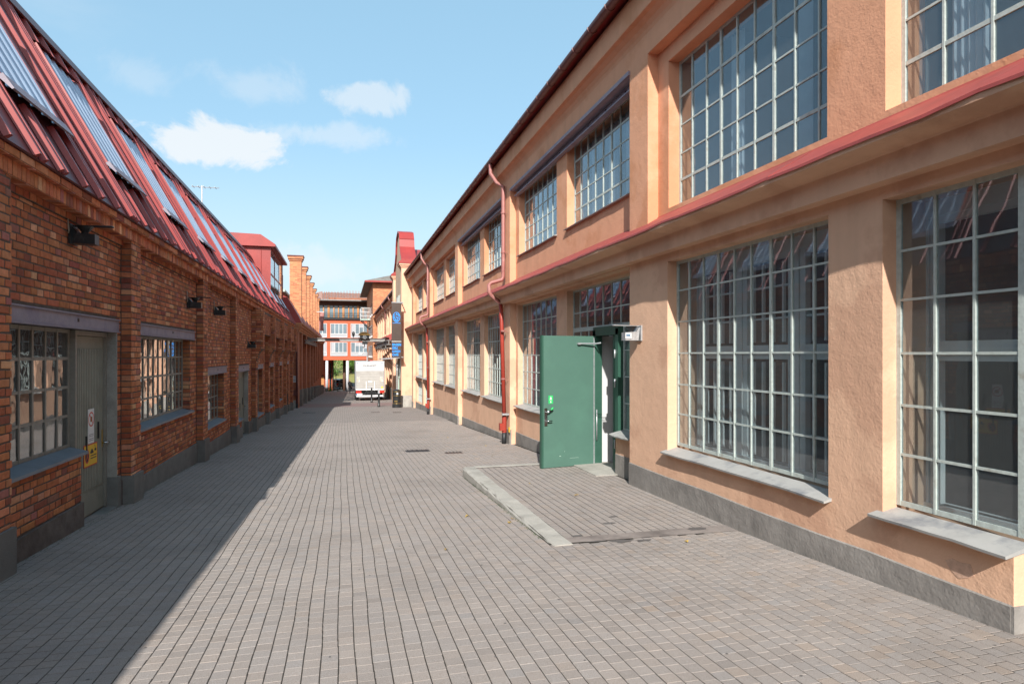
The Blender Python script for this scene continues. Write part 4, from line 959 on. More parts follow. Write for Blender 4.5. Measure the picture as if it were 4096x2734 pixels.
# brick and green-roofed house glimpsed behind
hs = thing('back_house', 'brick house with a green roof edge glimpsed behind the red dormer', 'house', (-7, 50, -2))
p = MB(); p.box(-10, -4.2, 48, 60, -3, 6.2); p.build('wall', 'brick_far', hs); p = MB(); p.prism([(-10.2, 6.2), (-4.0, 6.2), (-4.0, 6.35), (-5.2, 6.95), (-10.2, 6.95)], 'y', 47.8, 60.2); p.build('roof', 'green_pale', hs)

# ------------------------------------------------------------------ gabled hall (right)
GAB = thing('gabled_hall', 'tan rendered hall with curved gable under a red metal coping', 'hall', (3.8, 40, G(40)))
out = [(36.95, -4), (36.95, 7.0), (37.3, 7.12), (38.2, 7.75), (38.7, 8.2), (38.85, 8.7), (39.2, 9.15), (40.2, 9.4), (41.2, 9.15), (41.55, 8.7), (41.7, 8.2), (42.2, 7.75), (43.4, 7.1), (43.8, 7.0), (43.8, -4)]
gops = [(38.3, 39.3, 3.5, 5.4), (40.0, 41.4, 3.5, 5.4), (38.3, 39.3, .2, 2.6), (40.0, 41.6, -2.5, 1.1)]
p = MB(); p.prism(out, 'x', 3.47, 4.15); p.build('gable_wall', 'stucco_tan', GAB)
p = MB(); p.box(4.15, 16, 36.95, 43.8, -4, 6.6); p.build('wall', 'stucco_tan', GAB)
for a, b in ((36.9, 37.75), (42.9, 43.85)):
    p = MB(); p.box(3.32, 4.3, a, b, -4, 6.72); p.build('corner_pier', 'stucco_low', GAB)
    for z0, z1, e in ((6.72, 6.80, .03), (6.80, 6.88, .08), (6.88, 6.97, .14)): p = MB(); p.box(3.32 - e, 4.3 + e, a - e, b + e, z0, z1); p.build('pier_moulding', 'stucco_low', GAB)
    p = MB(); p.prism([(3.15, 6.97), (4.48, 6.97), (4.48, 7.06), (4.25, 7.22), (3.36, 7.22), (3.15, 7.06)], 'y', a - .17, b + .17); p.build('pier_cap', 'red_roof', GAB)
cp = out[2:-2]
for q0, q1 in zip(cp, cp[1:]):
    d_ = Vector((q1[0] - q0[0], q1[1] - q0[1])).normalized(); nrm = Vector((-d_.y, d_.x)) * .09
    p = MB(); p.prism([q0, q1, (q1[0] + nrm.x, q1[1] + nrm.y), (q0[0] + nrm.x, q0[1] + nrm.y)], 'x', 3.36, 4.27); p.build('coping', 'red_roof', GAB)
p = MB(); p.box(3.20, 4.2, 36.75, 37.9, -4, -.72); p.build('stone_base', 'concrete', GAB)
p = MB(); p.box(3.38, 3.46, 42.8, 43.9, -4, -.95); p.build('stone_base', 'concrete', GAB)
for a, b, z0, z1 in gops[:3]:
    p = MB(); p.box(3.462, 3.469, a, b, z0, z1); p.build('window_back', 'interior', GAB)
    w_ = window(GAB, 3.42, -1, lin(a, b, 3), lin(z0, z1, 4), single=True, gl='glass', dep=.045)
    p = MB(); p.box(3.36, 3.47, a - .05, b + .05, z0 - .05, z0 - .005); p.build('sill', 'zinc_sill', w_)
ed = MB(); ed.box(3.40, 3.46, 40.0, 41.6, -2.2, 1.1)
ed = ed.build('entrance_door', 'green_pale', GAB)
for a, b in ((40.08, 40.75), (40.85, 41.52)): p = MB(); p.box(3.392, 3.40, a, b, -.6, 1.0); p.build('pane', 'dark_glass', ed)
cn = MB(); cn.prism([(3.45, 1.50), (2.25, 1.40), (2.25, 1.36), (3.45, 1.45)], 'y', 38.4, 41.2); cn = cn.build('canopy', 'galvanised', GAB)
for yy in (38.7, 40.9): p = MB(); p.tube([(2.65, yy, 1.40), (3.46, yy, .75)], .018, 6); p.build('strut', 'black_metal', cn)
p = MB(); p.box(4.1, 16, 37.2, 43.5, 6.6, 6.7); p.prism([(37.2, 6.7), (40.4, 8.4), (43.5, 6.7)], 'x', 4.15, 16); p.build('roof', 'red_roof', GAB)

# hanging sign
SG = thing('hanging_sign', 'tall dark brown hanging sign with blue oval logo and café lettering', 'sign', (3.0, 36.2, 1.48))
YS = 36.18
p = MB(); p.box(2.70, 3.25, YS, YS + .035, 1.48, 4.60); p.build('panel', 'sign_brown', SG)
p = MB(); p.box(2.70, 3.25, YS - .006, YS, 2.395, 2.42); p.build('divider', 'sign_white', SG)
p = MB(); p.tube([(2.70, YS + .02, 4.63), (3.34, YS + .02, 4.63), (3.34, 36.9, 4.63)], .028, 6); p.tube([(3.2, YS + .02, 1.52), (3.34, YS + .02, 1.50), (3.34, 36.9, 1.5)], .022, 6); p.build('bracket', 'galvanised', SG)
n = 40; p = MB(); p.add([(2.975 + a * rx * math.cos(2 * math.pi * i / n), YS - .004, 3.80 + a * rz * math.sin(2 * math.pi * i / n)) for a, rx, rz in ((1, .205, .285), (1, .178, .258)) for i in range(n)], [(i, (i + 1) % n, n + (i + 1) % n, n + i) for i in range(n)]); p.build('logo_ring', 'sign_blue', SG)
def letter(ch, x, z, ang, sz):
    a = R(ang); text(ch, sz, 'sign_blue', (x, YS - .004, z), (math.cos(a), 0, math.sin(a)), (-math.sin(a), 0, math.cos(a)), SG, bold=.006, name='logo_letter', align='C')
for ch, x, z, a in (('F', 2.875, 3.86, 35), ('A', 2.985, 3.91, 0), ('B', 3.085, 3.87, -25), ('R', 2.865, 3.71, 0), ('I', 2.972, 3.745, 8), ('K', 3.08, 3.70, 10), ('E', 2.925, 3.575, 5), ('N', 3.02, 3.565, 15)): letter(ch, x, z, a, .165)
p = MB(); p.box(2.76, 3.20, YS - .003, YS - .001, 3.445, 3.47); p.build('print_line', 'sign_blue', SG)
for s_, z, w_ in (('BAGERI', 2.165, .49), ('DELI', 1.975, .29), ('LUNCH', 1.785, .44), ('CAFÉ', 1.59, .34)):
    text(s_, .178, 'sign_blue', (2.745, YS - .004, z), (1, 0, 0), (0, 0, 1), SG, bold=.007, width=w_)

# ------------------------------------------------------------------ rendered annex with crane rail (right, farther)
ANX = thing('rendered_annex', 'farther orange rendered wing with narrow pilasters between the gable and brick tower', 'building', (4.5, 60, G(60)))
aw = [(44.6 + 3.05 * k, 44.6 + 3.05 * k + 1.6) for k in range(10)]
w = MB(); wallX(w, XN, 4.36, 43.9, 75.6, -4.5, 6.2, [(a + .3, b + .3, 3.95, 5.4) for a, b in aw]); w.build('wall', 'stucco_low', ANX)
p = MB(); p.box(4.7, 4.8, 43.9, 75.6, -4, 6.2); p.build('room', 'interior', ANX)
for a, b in aw:
    p = MB(); p.box(XP - .03, XN + .02, a - .55, a - .05, -4.5, 5.6); p.build('pilaster', 'stucco_low', ANX)
    w_ = window(ANX, 4.12, -1, lin(a + .3, b + .3, 4), lin(3.95, 5.4, 4), single=False); p = MB(); p.box(XN - .06, 4.1, a + .25, b + .35, 3.90, 3.945); p.build('sill', 'zinc_sill', w_)
p = MB(); p.prism([(XP, 5.6), (XP, 5.85), (3.66, 6.0), (3.66, 6.2), (4.2, 6.2), (4.2, 5.6)], 'y', 43.9, 75.6); p.build('cornice', 'stucco_high', ANX)
p = MB(); p.prism([(3.42, 6.2), (3.42, 6.32), (11, 9.8), (11, 9.6)], 'y', 43.9, 75.6); p.build('roof', 'gutter', ANX)
p = MB(); p.prism([(3.43, 3.10), (3.43, 3.14), (3.99, 3.45), (3.99, 2.88), (3.7, 2.88), (3.7, 3.05)], 'y', 52, 75.6); p.build('string_course', 'red_flash', ANX)
p = MB(); p.box(3.84, 3.96, 43.9, 75.6, -4.5, -1.1); p.build('plinth', 'concrete_grey', ANX)
for yy in (49.5, 58.2): p = MB(); p.tube([(3.44, yy, 6.2), (3.46, yy, 6.0), (3.76, yy - .2, 5.7), (3.76, yy - .2, 3.5)], .05, 8); p.build('downpipe', 'pipe_faded', ANX, smooth=True)
p = MB(); p.box(3.05, 3.35, 45.5, 62, 2.66, 2.70); p.box(3.05, 3.35, 45.5, 62, 2.36, 2.40); p.box(3.18, 3.22, 45.5, 62, 2.40, 2.66); p.build('crane_rail', 'steel_beam', ANX)
for k in range(6): p = MB(); p.box(3.05, 3.9, 47 + k * 2.8, 47.25 + k * 2.8, 2.2, 2.36); p.build('rail_bracket', 'steel_beam', ANX)

# brick tower
TOW = thing('brick_tower', 'square brick tower with overhanging roof and red fascia at the street end', 'tower', (6, 80, G(80)))
p = MB(); p.box(3.5, 12, 76, 95, -4.5, 10.4); p.build('wall', 'brick_pale', TOW)
p = MB(); p.prism([(2.5, 10.2), (13, 10.2), (13, 10.34), (8, 11.6), (2.5, 10.34)], 'y', 75.1, 96); p.build('roof', 'concrete_grey', TOW)
p = MB(); p.box(2.52, 13.02, 75.06, 75.1, 10.18, 10.36); p.build('fascia', 'red_roof', TOW)
p = MB(); p.tube([(7.0, 75.9, 10.2), (7.0, 75.9, 3)], .09, 8); p.build('downpipe', 'pipe_faded', TOW, smooth=True)
for yy in (78, 81, 84, 87):
    for z in (-1.0, 1.5, 4.0, 6.6):
        p = MB(); p.box(3.46, 3.5, yy, yy + 1.1, z, z + 1.3); w_ = p.build('window', 'dark_glass', TOW)
        p = MB(); p.box(3.43, 3.5, yy - .05, yy + 1.15, z - .2, z); p.build('sill', 'white_paint', w_)
bl = MB(); bl.box(2.30, 3.5, 83.6, 86.4, 6.15, 6.3); bl = bl.build('balcony', 'green_pale', TOW)
p = MB()
for x in lin(2.32, 3.48, 8): p.tube([(x, 83.62, 6.3), (x, 83.62, 7.75)], .025, 5)
for y in lin(83.62, 86.4, 10): p.tube([(2.32, y, 6.3), (2.32, y, 7.75)], .025, 5)
for z in (6.7, 7.2, 7.75): p.tube([(3.5, 83.62, z), (2.32, 83.62, z), (2.32, 86.4, z)], .03, 5)
p.build('railing', 'office_white', bl)
for yy in (83.8, 86.2): p = MB(); p.tube([(2.4, yy, 6.15), (3.5, yy, 5.0)], .05, 6); p.build('strut', 'black_metal', bl)

# ------------------------------------------------------------------ office building closing the street
OFF = thing('office_building', 'red and white office block on white columns closing the street', 'building', (0, 97, G(96)))
YO = 97.
p = MB(); p.box(-12, 10, YO, YO + 9, .85, 6.88); p.build('wall', 'office_red', OFF)
p = MB(); p.box(-12, 10, YO - .25, YO + 9, 6.88, 7.15); p.build('ledge', 'black_metal', OFF)
p = MB(); p.box(-12, 10, YO + .5, YO + 9, 7.15, 9.2); p.build('recessed_storey', 'wood_dark', OFF)
p = MB(); p.box(-12, 10, YO - .9, YO + 9, 9.55, 9.8); p.box(-12, 10, YO + .3, YO + 9, 9.2, 9.55); p.build('roof', 'wood_dark', OFF)
p = MB(); p.tube([(-12, YO - .95, 9.72), (10, YO - .95, 9.72)], .10, 8); p.build('gutter', 'steel_beam', OFF)
def office_win(x0, x1, z0, zg, z1, n):
    p = MB(); d = .07
    p.box(x0, x0 + d, YO - .09, YO, z0, z1); p.box(x1 - d, x1, YO - .09, YO, z0, z1); p.box(x0 + d, x1 - d, YO - .088, YO, z1 - d, z1); p.box(x0 + d, x1 - d, YO - .088, YO, z0, z0 + .05); p.box(x0 + d, x1 - d, YO - .088, YO, zg - .05, zg + .06)
    xs = lin(x0 + d, x1 - d, n)
    for x in xs[1:-1]: p.box(x - .045, x + .045, YO - .086, YO, zg + .06, z1 - d)
    w_ = p.build('window', 'office_white', OFF)
    q = MB(); q.box(x0 + d, x1 - d, YO - .03, YO - .002, z0 + .05, zg - .05); q.build('panel', 'office_grey', w_)
    for a, b in zip(xs, xs[1:]):
        q = MB(); q.box(a + .045, b - .045, YO - .04, YO - .003, zg + .06, z1 - d); q.build('pane', 'office_glass', w_)
        f = rnd.choice((0, 0, .35, .6, 1.))
        if f: q = MB(); q.box(a + .06, b - .06, YO - .047, YO - .041, zg + .06 + (z1 - d - zg - .06) * (1 - f), z1 - d); q.build('blind', 'office_grey', w_)
for x0, x1 in ((-4.68, -2.24), (-1.75, .71), (1.19, 3.69), (4.2, 6.7)):
    office_win(x0, x1, 4.23, 4.75, 6.30, 4); office_win(x0, x1, 1.47, 1.97, 3.52, 4)
x = -4.0; k = 0
while x < 4.2:
    q = MB(); q.box(x, x + .52, YO + .44, YO + .5, 7.25, 9.0); q.build('pane', 'office_glass', OFF)
    q = MB(); q.box(x + .52, x + (.70 if k % 3 != 2 else .82), YO + .30, YO + .5, 7.2, 8.72 if k % 3 != 2 else 9.05); q.build('fin', 'wood', OFF)
    x += .66 if k % 3 != 2 else .82; k += 1
p = MB()
for x in lin(-4, 4.2, 60): p.tube([(x, YO - .1, 7.15), (x, YO - .1, 7.95)], .012, 4)
for z in (7.5, 7.75, 7.95): p.tube([(-4, YO - .1, z), (4.2, YO - .1, z)], .018, 4)
p.build('railing', 'black_metal', OFF)
fe = MB()
pts = [(-3.9, YO + 5), (-3.0, YO + 1.6), (-2.0, YO + .4), (5.0, YO + 1.2)]; fx = []
for (xa, ya), (xb, yb) in zip(pts, pts[1:]):
    m_ = int(math.hypot(xb - xa, yb - ya) / .42)
    for k in range(m_): fx.append((xa + (xb - xa) * k / m_, ya + (yb - ya) * k / m_))
screen = MB(); screen.box(-2.0, 5.0, YO + .5, YO + .55, 9.8, 10.2); screen = screen.build('roof_screen', 'copper_mesh', OFF)
for x, y in fx: q = MB(); q.box(x, x + .07, y, y + .07, 9.8, 11.25 + .12 * math.sin(x)); q.build('screen_post', 'copper_mesh', screen)
for z in lin(9.9, 10.95, 14):
    q = MB()
    for (xa, ya), (xb, yb) in zip(pts[1:], pts[2:]): q.tube([(xa, ya + .1, z), (xb, yb + .1, z)], .028, 4)
    q.build('screen_rail', 'copper_mesh', screen)
for x in (-2.25, .73):
    p = MB(); p.tube([(x, YO + .3, -4.2), (x, YO + .3, .9)], .21, 20); p.build('column', 'pillar_white', OFF, smooth=True)
for x, y, r in ((.27, YO + 3, .22), (-1.44, YO + 4, .12), (2.6, YO + .4, .2), (-4.8, YO + .3, .21)):
    p = MB(); p.tube([(x, y, -4.2), (x, y, .9)], r, 14); p.build('column', 'wood_dark', OFF, smooth=True)
p = MB(); p.box(-12, -1.55, YO + 4.2, YO + 9, -4.2, .85); und = p.build('ground_floor_wall', 'office_red', OFF)
p = MB(); p.box(-3.6, -2.9, YO + 4.1, YO + 4.2, -2.2, .3); p.box(-1.95, -1.7, YO + 4.1, YO + 4.2, -3.8, .4); p.build('pane', 'dark_glass', und)
p = MB(); p.box(-3.3, -2.75, YO + 4.0, YO + 4.2, -3.9, -1.7); p.build('door', 'wood', und)
p = MB(); p.box(2.2, 10, YO + 3, YO + 9, -4.2, .85); p.build('ground_floor_wall', 'wood_dark', OFF)
bs = MB(); bs.lathe(-2.85, 96.6, [(.42, -4.), (.46, -3.6), (.40, -3.12), (.2, -3.0)], 9); tag(bs.build('boulder', 'granite'), 'rough granite block beside the left white column', 'stone')

# ------------------------------------------------------------------ overhead crane
CR = thing('overhead_crane', 'grey steel crane beam spanning the street with a rusty hooded hoist', 'crane', (0, 49, 2.6))
p = MB(); p.box(-2.5, 3.15, 48.9, 49.1, 2.87, 2.90); p.box(-2.5, 3.15, 48.9, 49.1, 2.66, 2.69); p.box(-2.5, 3.15, 48.98, 49.02, 2.69, 2.87); p.build('beam', 'steel_beam', CR)
p = MB(); vs = []; fs = []
for i in range(7):
    t = i / 6
    for j in range(13): a = math.pi * j / 12; vs.append((1.6 - .43 * math.cos(a) * (1 - .0 * t), 48.6 + t * .8, 3.13 + .27 * math.sin(a) * (.6 + .4 * math.sin(math.pi * (.15 + .7 * t)))))
fs = [(i * 13 + j, i * 13 + j + 1, (i + 1) * 13 + j + 1, (i + 1) * 13 + j) for i in range(6) for j in range(12)]; p.add(vs, fs + [tuple(range(13)), tuple(range(6 * 13 + 12, 6 * 13 - 1, -1))]); p.build('hood', 'rust_hood', CR, smooth=True)
p = MB(); p.box(1.28, 1.95, 48.7, 49.3, 2.90, 3.13); p.build('motor', 'black_metal', CR)
p = MB(); p.tube([(1.62 + .12 * math.cos(t), 48.66, 2.98 + .12 * math.sin(t)) for t in [2 * math.pi * i / 16 for i in range(17)]], .018, 6); p.tube([(1.5, 48.66, 2.98), (1.74, 48.66, 2.98)], .012, 5); p.tube([(1.62, 48.66, 2.86), (1.62, 48.66, 3.1)], .012, 5); p.build('hand_wheel', 'galvanised', CR)
p = MB()
for x in (1.2, 1.28, 1.36): p.tube([(x, 48.8, 3.0), (x, 48.8, 2.55)], .02, 5)
p.box(1.45, 1.85, 48.8, 49.2, 2.45, 2.66); p.tube([(1.6, 49, 2.5), (1.62, 49, 2.3), (1.56, 49, 2.18), (1.48, 49, 2.24)], .03, 6); p.build('hook_block', 'black_metal', CR)
LN = thing('lantern', 'dark lantern standing on top of the overhead crane beam', 'lantern', (.8, 49, 2.9)); p = MB(); p.lathe(.8, 49, [(.02, 2.90), (.02, 3.0), (.07, 3.06), (.115, 3.25), (.09, 3.36), (.03, 3.42)], 12); p.build('body', 'black_metal', LN, smooth=True)

# ------------------------------------------------------------------ box truck
TRK = thing('box_truck', 'white box truck parked with its aluminium tail lift facing the camera', 'truck', (2.1, 52, G(52)))
TX0, TX1, TYb = .99, 3.20, 50.5; gz = G(TYb)
p = MB(); p.box(TX0, TX1, TYb + .05, TYb + 4.6, -1.08, 1.14); p.build('box_body', 'office_grey', TRK)
p = MB(); p.box(TX0 - .01, TX1 + .01, TYb, TYb + .08, 1.10, 1.17); p.box(TX0 - .012, TX0 + .04, TYb, TYb + .08, -1.1, 1.10); p.box(TX1 - .04, TX1 + .012, TYb, TYb + .08, -1.1, 1.10); p.build('rear_frame', 'galvanised', TRK)
p = MB(); p.box(TX0 + .04, TX1 - .04, TYb - .03, TYb + .05, .36, 1.10); pn = p.build('rear_panel', 'truck_white', TRK)
text('DUKADET', .19, 'ink_dark', (2.09, TYb - .034, .72), (1, 0, 0), (0, 0, 1), pn, width=1.02, align='C', bold=.003)
for z, a, b in ((.60, 1.68, 2.52), (.42, 1.80, 2.40)): q = MB(); q.box(a, b, TYb - .033, TYb - .031, z, z + .03); q.build('print_line', 'ink_grey', pn)
for xx in (1.13, 3.02):
    for dx, dz in ((-.03, -.03), (.03, .03), (-.03, .03), (.03, -.03), (0, 0)): q = MB(); q.box(xx + dx - .017, xx + dx + .017, TYb - .034, TYb - .031, .98 + dz - .017, .98 + dz + .017); q.build('emblem', 'sticker_blue', pn)
for k in range(6):
    p = MB(); z0 = -.98 + k * .222; p.box(TX0 + .05, TX1 - .05, TYb - .05, TYb + .04, z0, z0 + .214); p.build('tail_lift_slat', 'truck_alu', TRK)
for x0 in (1.08, 2.86):
    q = MB(); q.box(x0, x0 + .24, TYb - .055, TYb - .05, -.46, -.10); o = q.build('warning_plate', 'sign_white', TRK)
    for k in range(4): r_ = MB(); z0 = -.46 + k * .09; r_.add([(x0, TYb - .057, z0), (x0 + .24, TYb - .057, z0 + .08), (x0 + .24, TYb - .057, min(-.10, z0 + .125)), (x0, TYb - .057, z0 + .045)], [(0, 1, 2, 3)]); r_.build('stripe', 'rust_hood', o)
q = MB(); q.box(2.95, 3.10, TYb - .055, TYb - .05, -.99, -.86); q.build('yellow_label', 'sign_yellow', TRK)
q = MB(); q.box(1.95, 2.25, TYb - .055, TYb - .05, -.52, -.40); q.build('label_plate', 'sign_white', TRK); q = MB(); q.box(1.95, 2.25, TYb - .055, TYb - .05, -.92, -.82); q.build('label_plate', 'office_grey', TRK)
for x in (1.78, 2.42): q = MB(); q.box(x, x + .045, TYb - .12, TYb - .05, -1.15, -.45); q.build('lift_arm', 'white_gloss', TRK)
q = MB(); q.box(TX0 + .03, TX1 - .03, TYb - .1, TYb + .05, -1.14, -1.0); q.build('tail_sill', 'truck_white', TRK)
q = MB(); q.box(1.7, 2.55, TYb + .05, TYb + .5, -1.62, -1.15)
for x in (1.8, 2.05, 2.4): q.tube([(x, TYb + .02, -1.15), (x, TYb + .02, -1.55)], .05, 8)
q.build('lift_mechanism', 'black_metal', TRK)
for x0, x1 in ((1.02, 1.43), (2.80, 3.19)): q = MB(); q.box(x0, x1, TYb - .02, TYb + .2, -1.36, -1.19); q.build('tail_light', 'lamp_red', TRK)
q = MB(); q.box(1.05, 3.12, TYb - .05, TYb + .05, -1.66, -1.53); q.build('bumper', 'truck_white', TRK)
q = MB(); q.box(1.07, 1.50, TYb - .01, TYb + .02, -1.50, -1.39); np_ = q.build('number_plate', 'sign_white', TRK); q = MB(); q.box(1.07, 1.10, TYb - .014, TYb - .01, -1.50, -1.39); q.build('plate_band', 'sign_blue', np_)
q = MB(); q.box(1.3, 2.9, TYb + .2, TYb + 5.5, -1.5, -1.1); q.build('chassis', 'black_metal', TRK)
for x in (1.14, 3.0):
    for y in (TYb + 1.0, TYb + 5.4):
        q = MB(); zc = G(y) + .36; q.tube([(x - .11, y, zc), (x + .11, y, zc)], .36, 20); wh = q.build('wheel', 'tyre', TRK); q = MB(); q.tube([(x - .12, y, zc), (x + .12, y, zc)], .2, 14); q.build('hub', 'galvanised', wh)
q = MB(); q.prism([(TYb + 4.65, -1.5), (TYb + 6.4, -1.6), (TYb + 6.4, -.9), (TYb + 5.7, .25), (TYb + 4.65, .3)], 'x', TX0 + .1, TX1 - .1); q.build('cab', 'white_gloss', TRK)
q = MB(); q.box(2.0, 2.3, TYb + .02, TYb + .12, 1.172, 1.22); q.build('top_light', 'lamp_red', TRK)

# ------------------------------------------------------------------ bin, bollards, lamps
def bin_(x, y):
    z = G(y); o = thing('litter_bin', 'black round litter bin with gold bands beside the gabled hall corner', 'bin', (x, y, z))
    p = MB(); p.lathe(x, y, [(.26, z), (.26, z + .20), (.235, z + .22), (.235, z + .92), (.24, z + .93)], 28); p.build('body', 'black_metal', o, smooth=False)
    p = MB(); p.lathe(x, y, [(.25, z + .93), (.24, z + .97), (.15, z + 1.03), (.03, z + 1.06)], 28); p.build('lid', 'black_metal', o, smooth=True)
    for zz_ in (.24, .68, .91): p = MB(); p.lathe(x, y, [(.240, z + zz_), (.242, z + zz_ + .008), (.240, z + zz_ + .016)], 28); p.build('gold_band', 'brass', o)
    p = MB(); p.box(x - .15, x + .13, y - .243, y - .2, z + .70, z + .88); p.build('slot', 'black_plastic', o); p = MB(); p.box(x - .03, x + .05, y - .248, y - .243, z + .76, z + .86); p.build('sticker', 'sign_white', o)
    p = MB(); p.box(x - .16, x + .02, y - .24, y - .228, z + .36, z + .40); p.build('lettering_band', 'brass', o)
bin_(3.0, 36.25)
for x, y, lb in ((2.08, 37.85, 'nearer black tapered bollard with a grey plate in front of the truck'), (2.02, 46.0, 'farther black bollard standing close behind the truck')):
    z = G(y); o = thing('bollard', lb, 'bollard', (x, y, z), 'street bollards'); p = MB(); p.lathe(x, y, [(.085, z), (.085, z + .08), (.07, z + .10), (.052, z + .74), (.062, z + .76), (.062, z + .80)], 16); p.build('post', 'black_metal', o, smooth=True)
    p = MB(); p.box(x - .055, x + .055, y - .045, y + .045, z + .78, z + 1.05); p.build('head', 'galvanised' if y < 40 else 'black_metal', o)
def wall_lamp(X, y, z, s, m_, lb, big=False):
    o = thing('wall_lamp', lb, 'lamp', (X, y, z), 'wall lamps'); L_ = .23 * s
    p = MB(); p.prism([(X + min(.02 * s, .04 * s), z), (X + L_, z), (X + L_, z + .105), (X + .07 * s, z + .115), (X + .03 * s, z + .17), (X + .02 * s, z + .17)], 'y', y - .06, y + .06); p.build('housing', m_, o)
    p = MB(); p.box(min(X, X + .02 * s), max(X, X + .02 * s), y - .09, y + .09, z - .005, z + .2); p.build('wall_plate', m_, o)
    p = MB(); p.tube([(X + .02 * s, y - .03, z + .19), (X + .38 * s, y - .03, z + .20)], .006, 6); p.tube([(X + .38 * s, y - .03, z + .20), (X + .38 * s, y + .03, z + .20), (X + .02 * s, y + .03, z + .19)], .006, 6); p.build('arm', m_, o)
    p = MB(); p.lathe(X + .12 * s, y, [(.03, z + .112), (.035, z + .13), (.08, z + .19)], 14); p.build('reflector', 'black_metal', o)
    if s > 0: p = MB(); p.tube([(X + .005, y - .1, z + .10), (X + .02, y - .13, z + .12), (X + .02, y - .15, z + .22), (X + .01, y - .12, z + .30), (X + .0, y - .06, z + .28)], .007, 6); p.build('cable', 'cable', o)
    return o
wall_lamp(XL, 7.48, 2.80, 1, 'black_metal', 'dark wall lamp high on the brickwork over the grey ribbed door')
wall_lamp(XL, 12.55, 2.50, 1, 'black_metal', 'dark wall lamp beside the pilaster after the wide brick factory window')
wall_lamp(XL, 15.0, 2.52, 1, 'black_metal', 'dark wall lamp above the narrow brick factory window')
wall_lamp(XL, 20.0, 1.85, 1, 'black_metal', 'dark wall lamp at the first brick bracket')
o = wall_lamp(XP, 7.62, 1.84, -1, 'galvanised', 'galvanised wall lamp with torn sticker beside the green door')
p = MB(); p.box(XP - .232, XP - .15, 7.55, 7.559, 1.865, 1.935); p.build('sticker', 'sign_white', o)
for z0, z1 in ((1.895, 1.918),): p = MB(); p.box(XP - .225, XP - .165, 7.546, 7.55, z0, z1); p.build('sticker_print', 'sticker_blue', o)
def post_lamp(x, y, h, lb):
    z = G(y); o = thing('street_lamp', lb, 'street lamp', (x, y, z)); p = MB(); p.tube([(x, y, z), (x, y, z + h)], .05, 8); p.build('pole', 'galvanised', o, smooth=True)
    p = MB(); p.tube([(x, y, z + h - .15), (x - .5, y, z + h - .1)], .025, 6); p.build('arm', 'galvanised', o); p = MB(); p.lathe(x - .6, y, [(.22, z + h - .25), (.2, z + h - .15), (.1, z + h - .06), (.02, z + h - .03)], 16); p.build('lamp_head', 'white_gloss', o, smooth=True)
post_lamp(2.3, 62, 4.35, 'grey street lamp rising behind the truck roof')
post_lamp(-1.0, 103, 2.8, 'small white street lamp under the office block beside the black post')

# ------------------------------------------------------------------ people
def person(x, y, face, lb, h=1.68, step=.12, arm=0.):
    z = G(y); o = thing('person', lb, 'person', (x, y, z)); k = h / 1.68; c, s = math.cos(face), math.sin(face)
    def W(a, f, up): return (x + (a * c - f * s) * k, y + (a * s + f * c) * k, z + up * k)
    V = [(0, 0, .93, .15), (0, .01, 1.12, .135), (0, .02, 1.34, .16), (0, .01, 1.47, .06), (0, .02, 1.53, .065), (0, .03, 1.61, .088), (0, .02, 1.68, .05),
         (.10, 0, .86, .10), (.11, step * .4, .48, .07), (.10, step, .09, .045), (.11, step + .14, .04, .04), (-.10, 0, .86, .10), (-.11, -step * .2, .48, .07), (-.10, -step, .09, .045), (-.11, -step + .14, .04, .04),
         (.19, .01, 1.38, .065), (.24, 0 + arm * .1, 1.12, .05), (.20, .10 + arm * .25, .92 + arm * .2, .04), (.19, .16 + arm * .3, .85 + arm * .22, .035), (-.19, .01, 1.38, .065), (-.24, 0, 1.12, .05), (-.22, .08, .90, .04), (-.21, .10, .82, .035)]
    E_ = [(0, 1), (1, 2), (2, 3), (3, 4), (4, 5), (5, 6), (0, 7), (7, 8), (8, 9), (9, 10), (0, 11), (11, 12), (12, 13), (13, 14), (2, 15), (15, 16), (16, 17), (17, 18), (2, 19), (19, 20), (20, 21), (21, 22)]
    me = bpy.data.meshes.new('body'); me.from_pydata([W(*v[:3]) for v in V], E_, []); me.materials.append(MATS['cloth_black'])
    b = link('body', me, o); b.modifiers.new('skin', 'SKIN')
    for i, v in enumerate(V): me.skin_vertices[0].data[i].radius = (v[3] * k, v[3] * k)
    me.skin_vertices[0].data[0].use_root = True
    b.modifiers.new('sub', 'SUBSURF').levels = 1; b.modifiers['sub'].render_levels = 2
    for nm, m_, f, dz, rr in (('face', 'skin', .055, 1.60, .075), ('hair', 'hair', -.02, 1.60, .105)):
        p = MB(); q = W(0, f, dz); p.lathe(q[0], q[1], [(.02, q[2] - rr * 1.5), (rr * .8, q[2] - rr * (.9 if nm == 'face' else 2.2)), (rr, q[2]), (rr * .75, q[2] + rr * .7), (.02, q[2] + rr)], 12); p.build(nm, m_, o, smooth=True)
    for a in (.20, -.21):
        p = MB(); q = W(a, .15, .84); 
        for t in range(4): p.tube([q, (q[0] + (t - 1.5) * .014, q[1], q[2] - .07)], .009, 5)
        p.tube([q, (q[0] + .03, q[1] + .02, q[2] - .04)], .009, 5); p.build('hand', 'skin', o)
    return o
person(.88, 82.4, R(200), 'person in black with long dark hair standing by the chair near the truck', arm=1.2)
person(-1.05, 97.6, R(-60), 'person in dark clothes walking under the office block beside the car', step=.3)
ch = thing('chair', 'small metal chair beside the person in black', 'chair', (1.4, 81.8, G(82))); z = G(82)
p = MB(); p.box(1.18, 1.6, 81.6, 82.0, z + .44, z + .47); p.build('seat', 'galvanised', ch); p = MB(); p.box(1.18, 1.6, 82.0, 82.03, z + .6, z + .85); p.build('backrest', 'galvanised', ch)
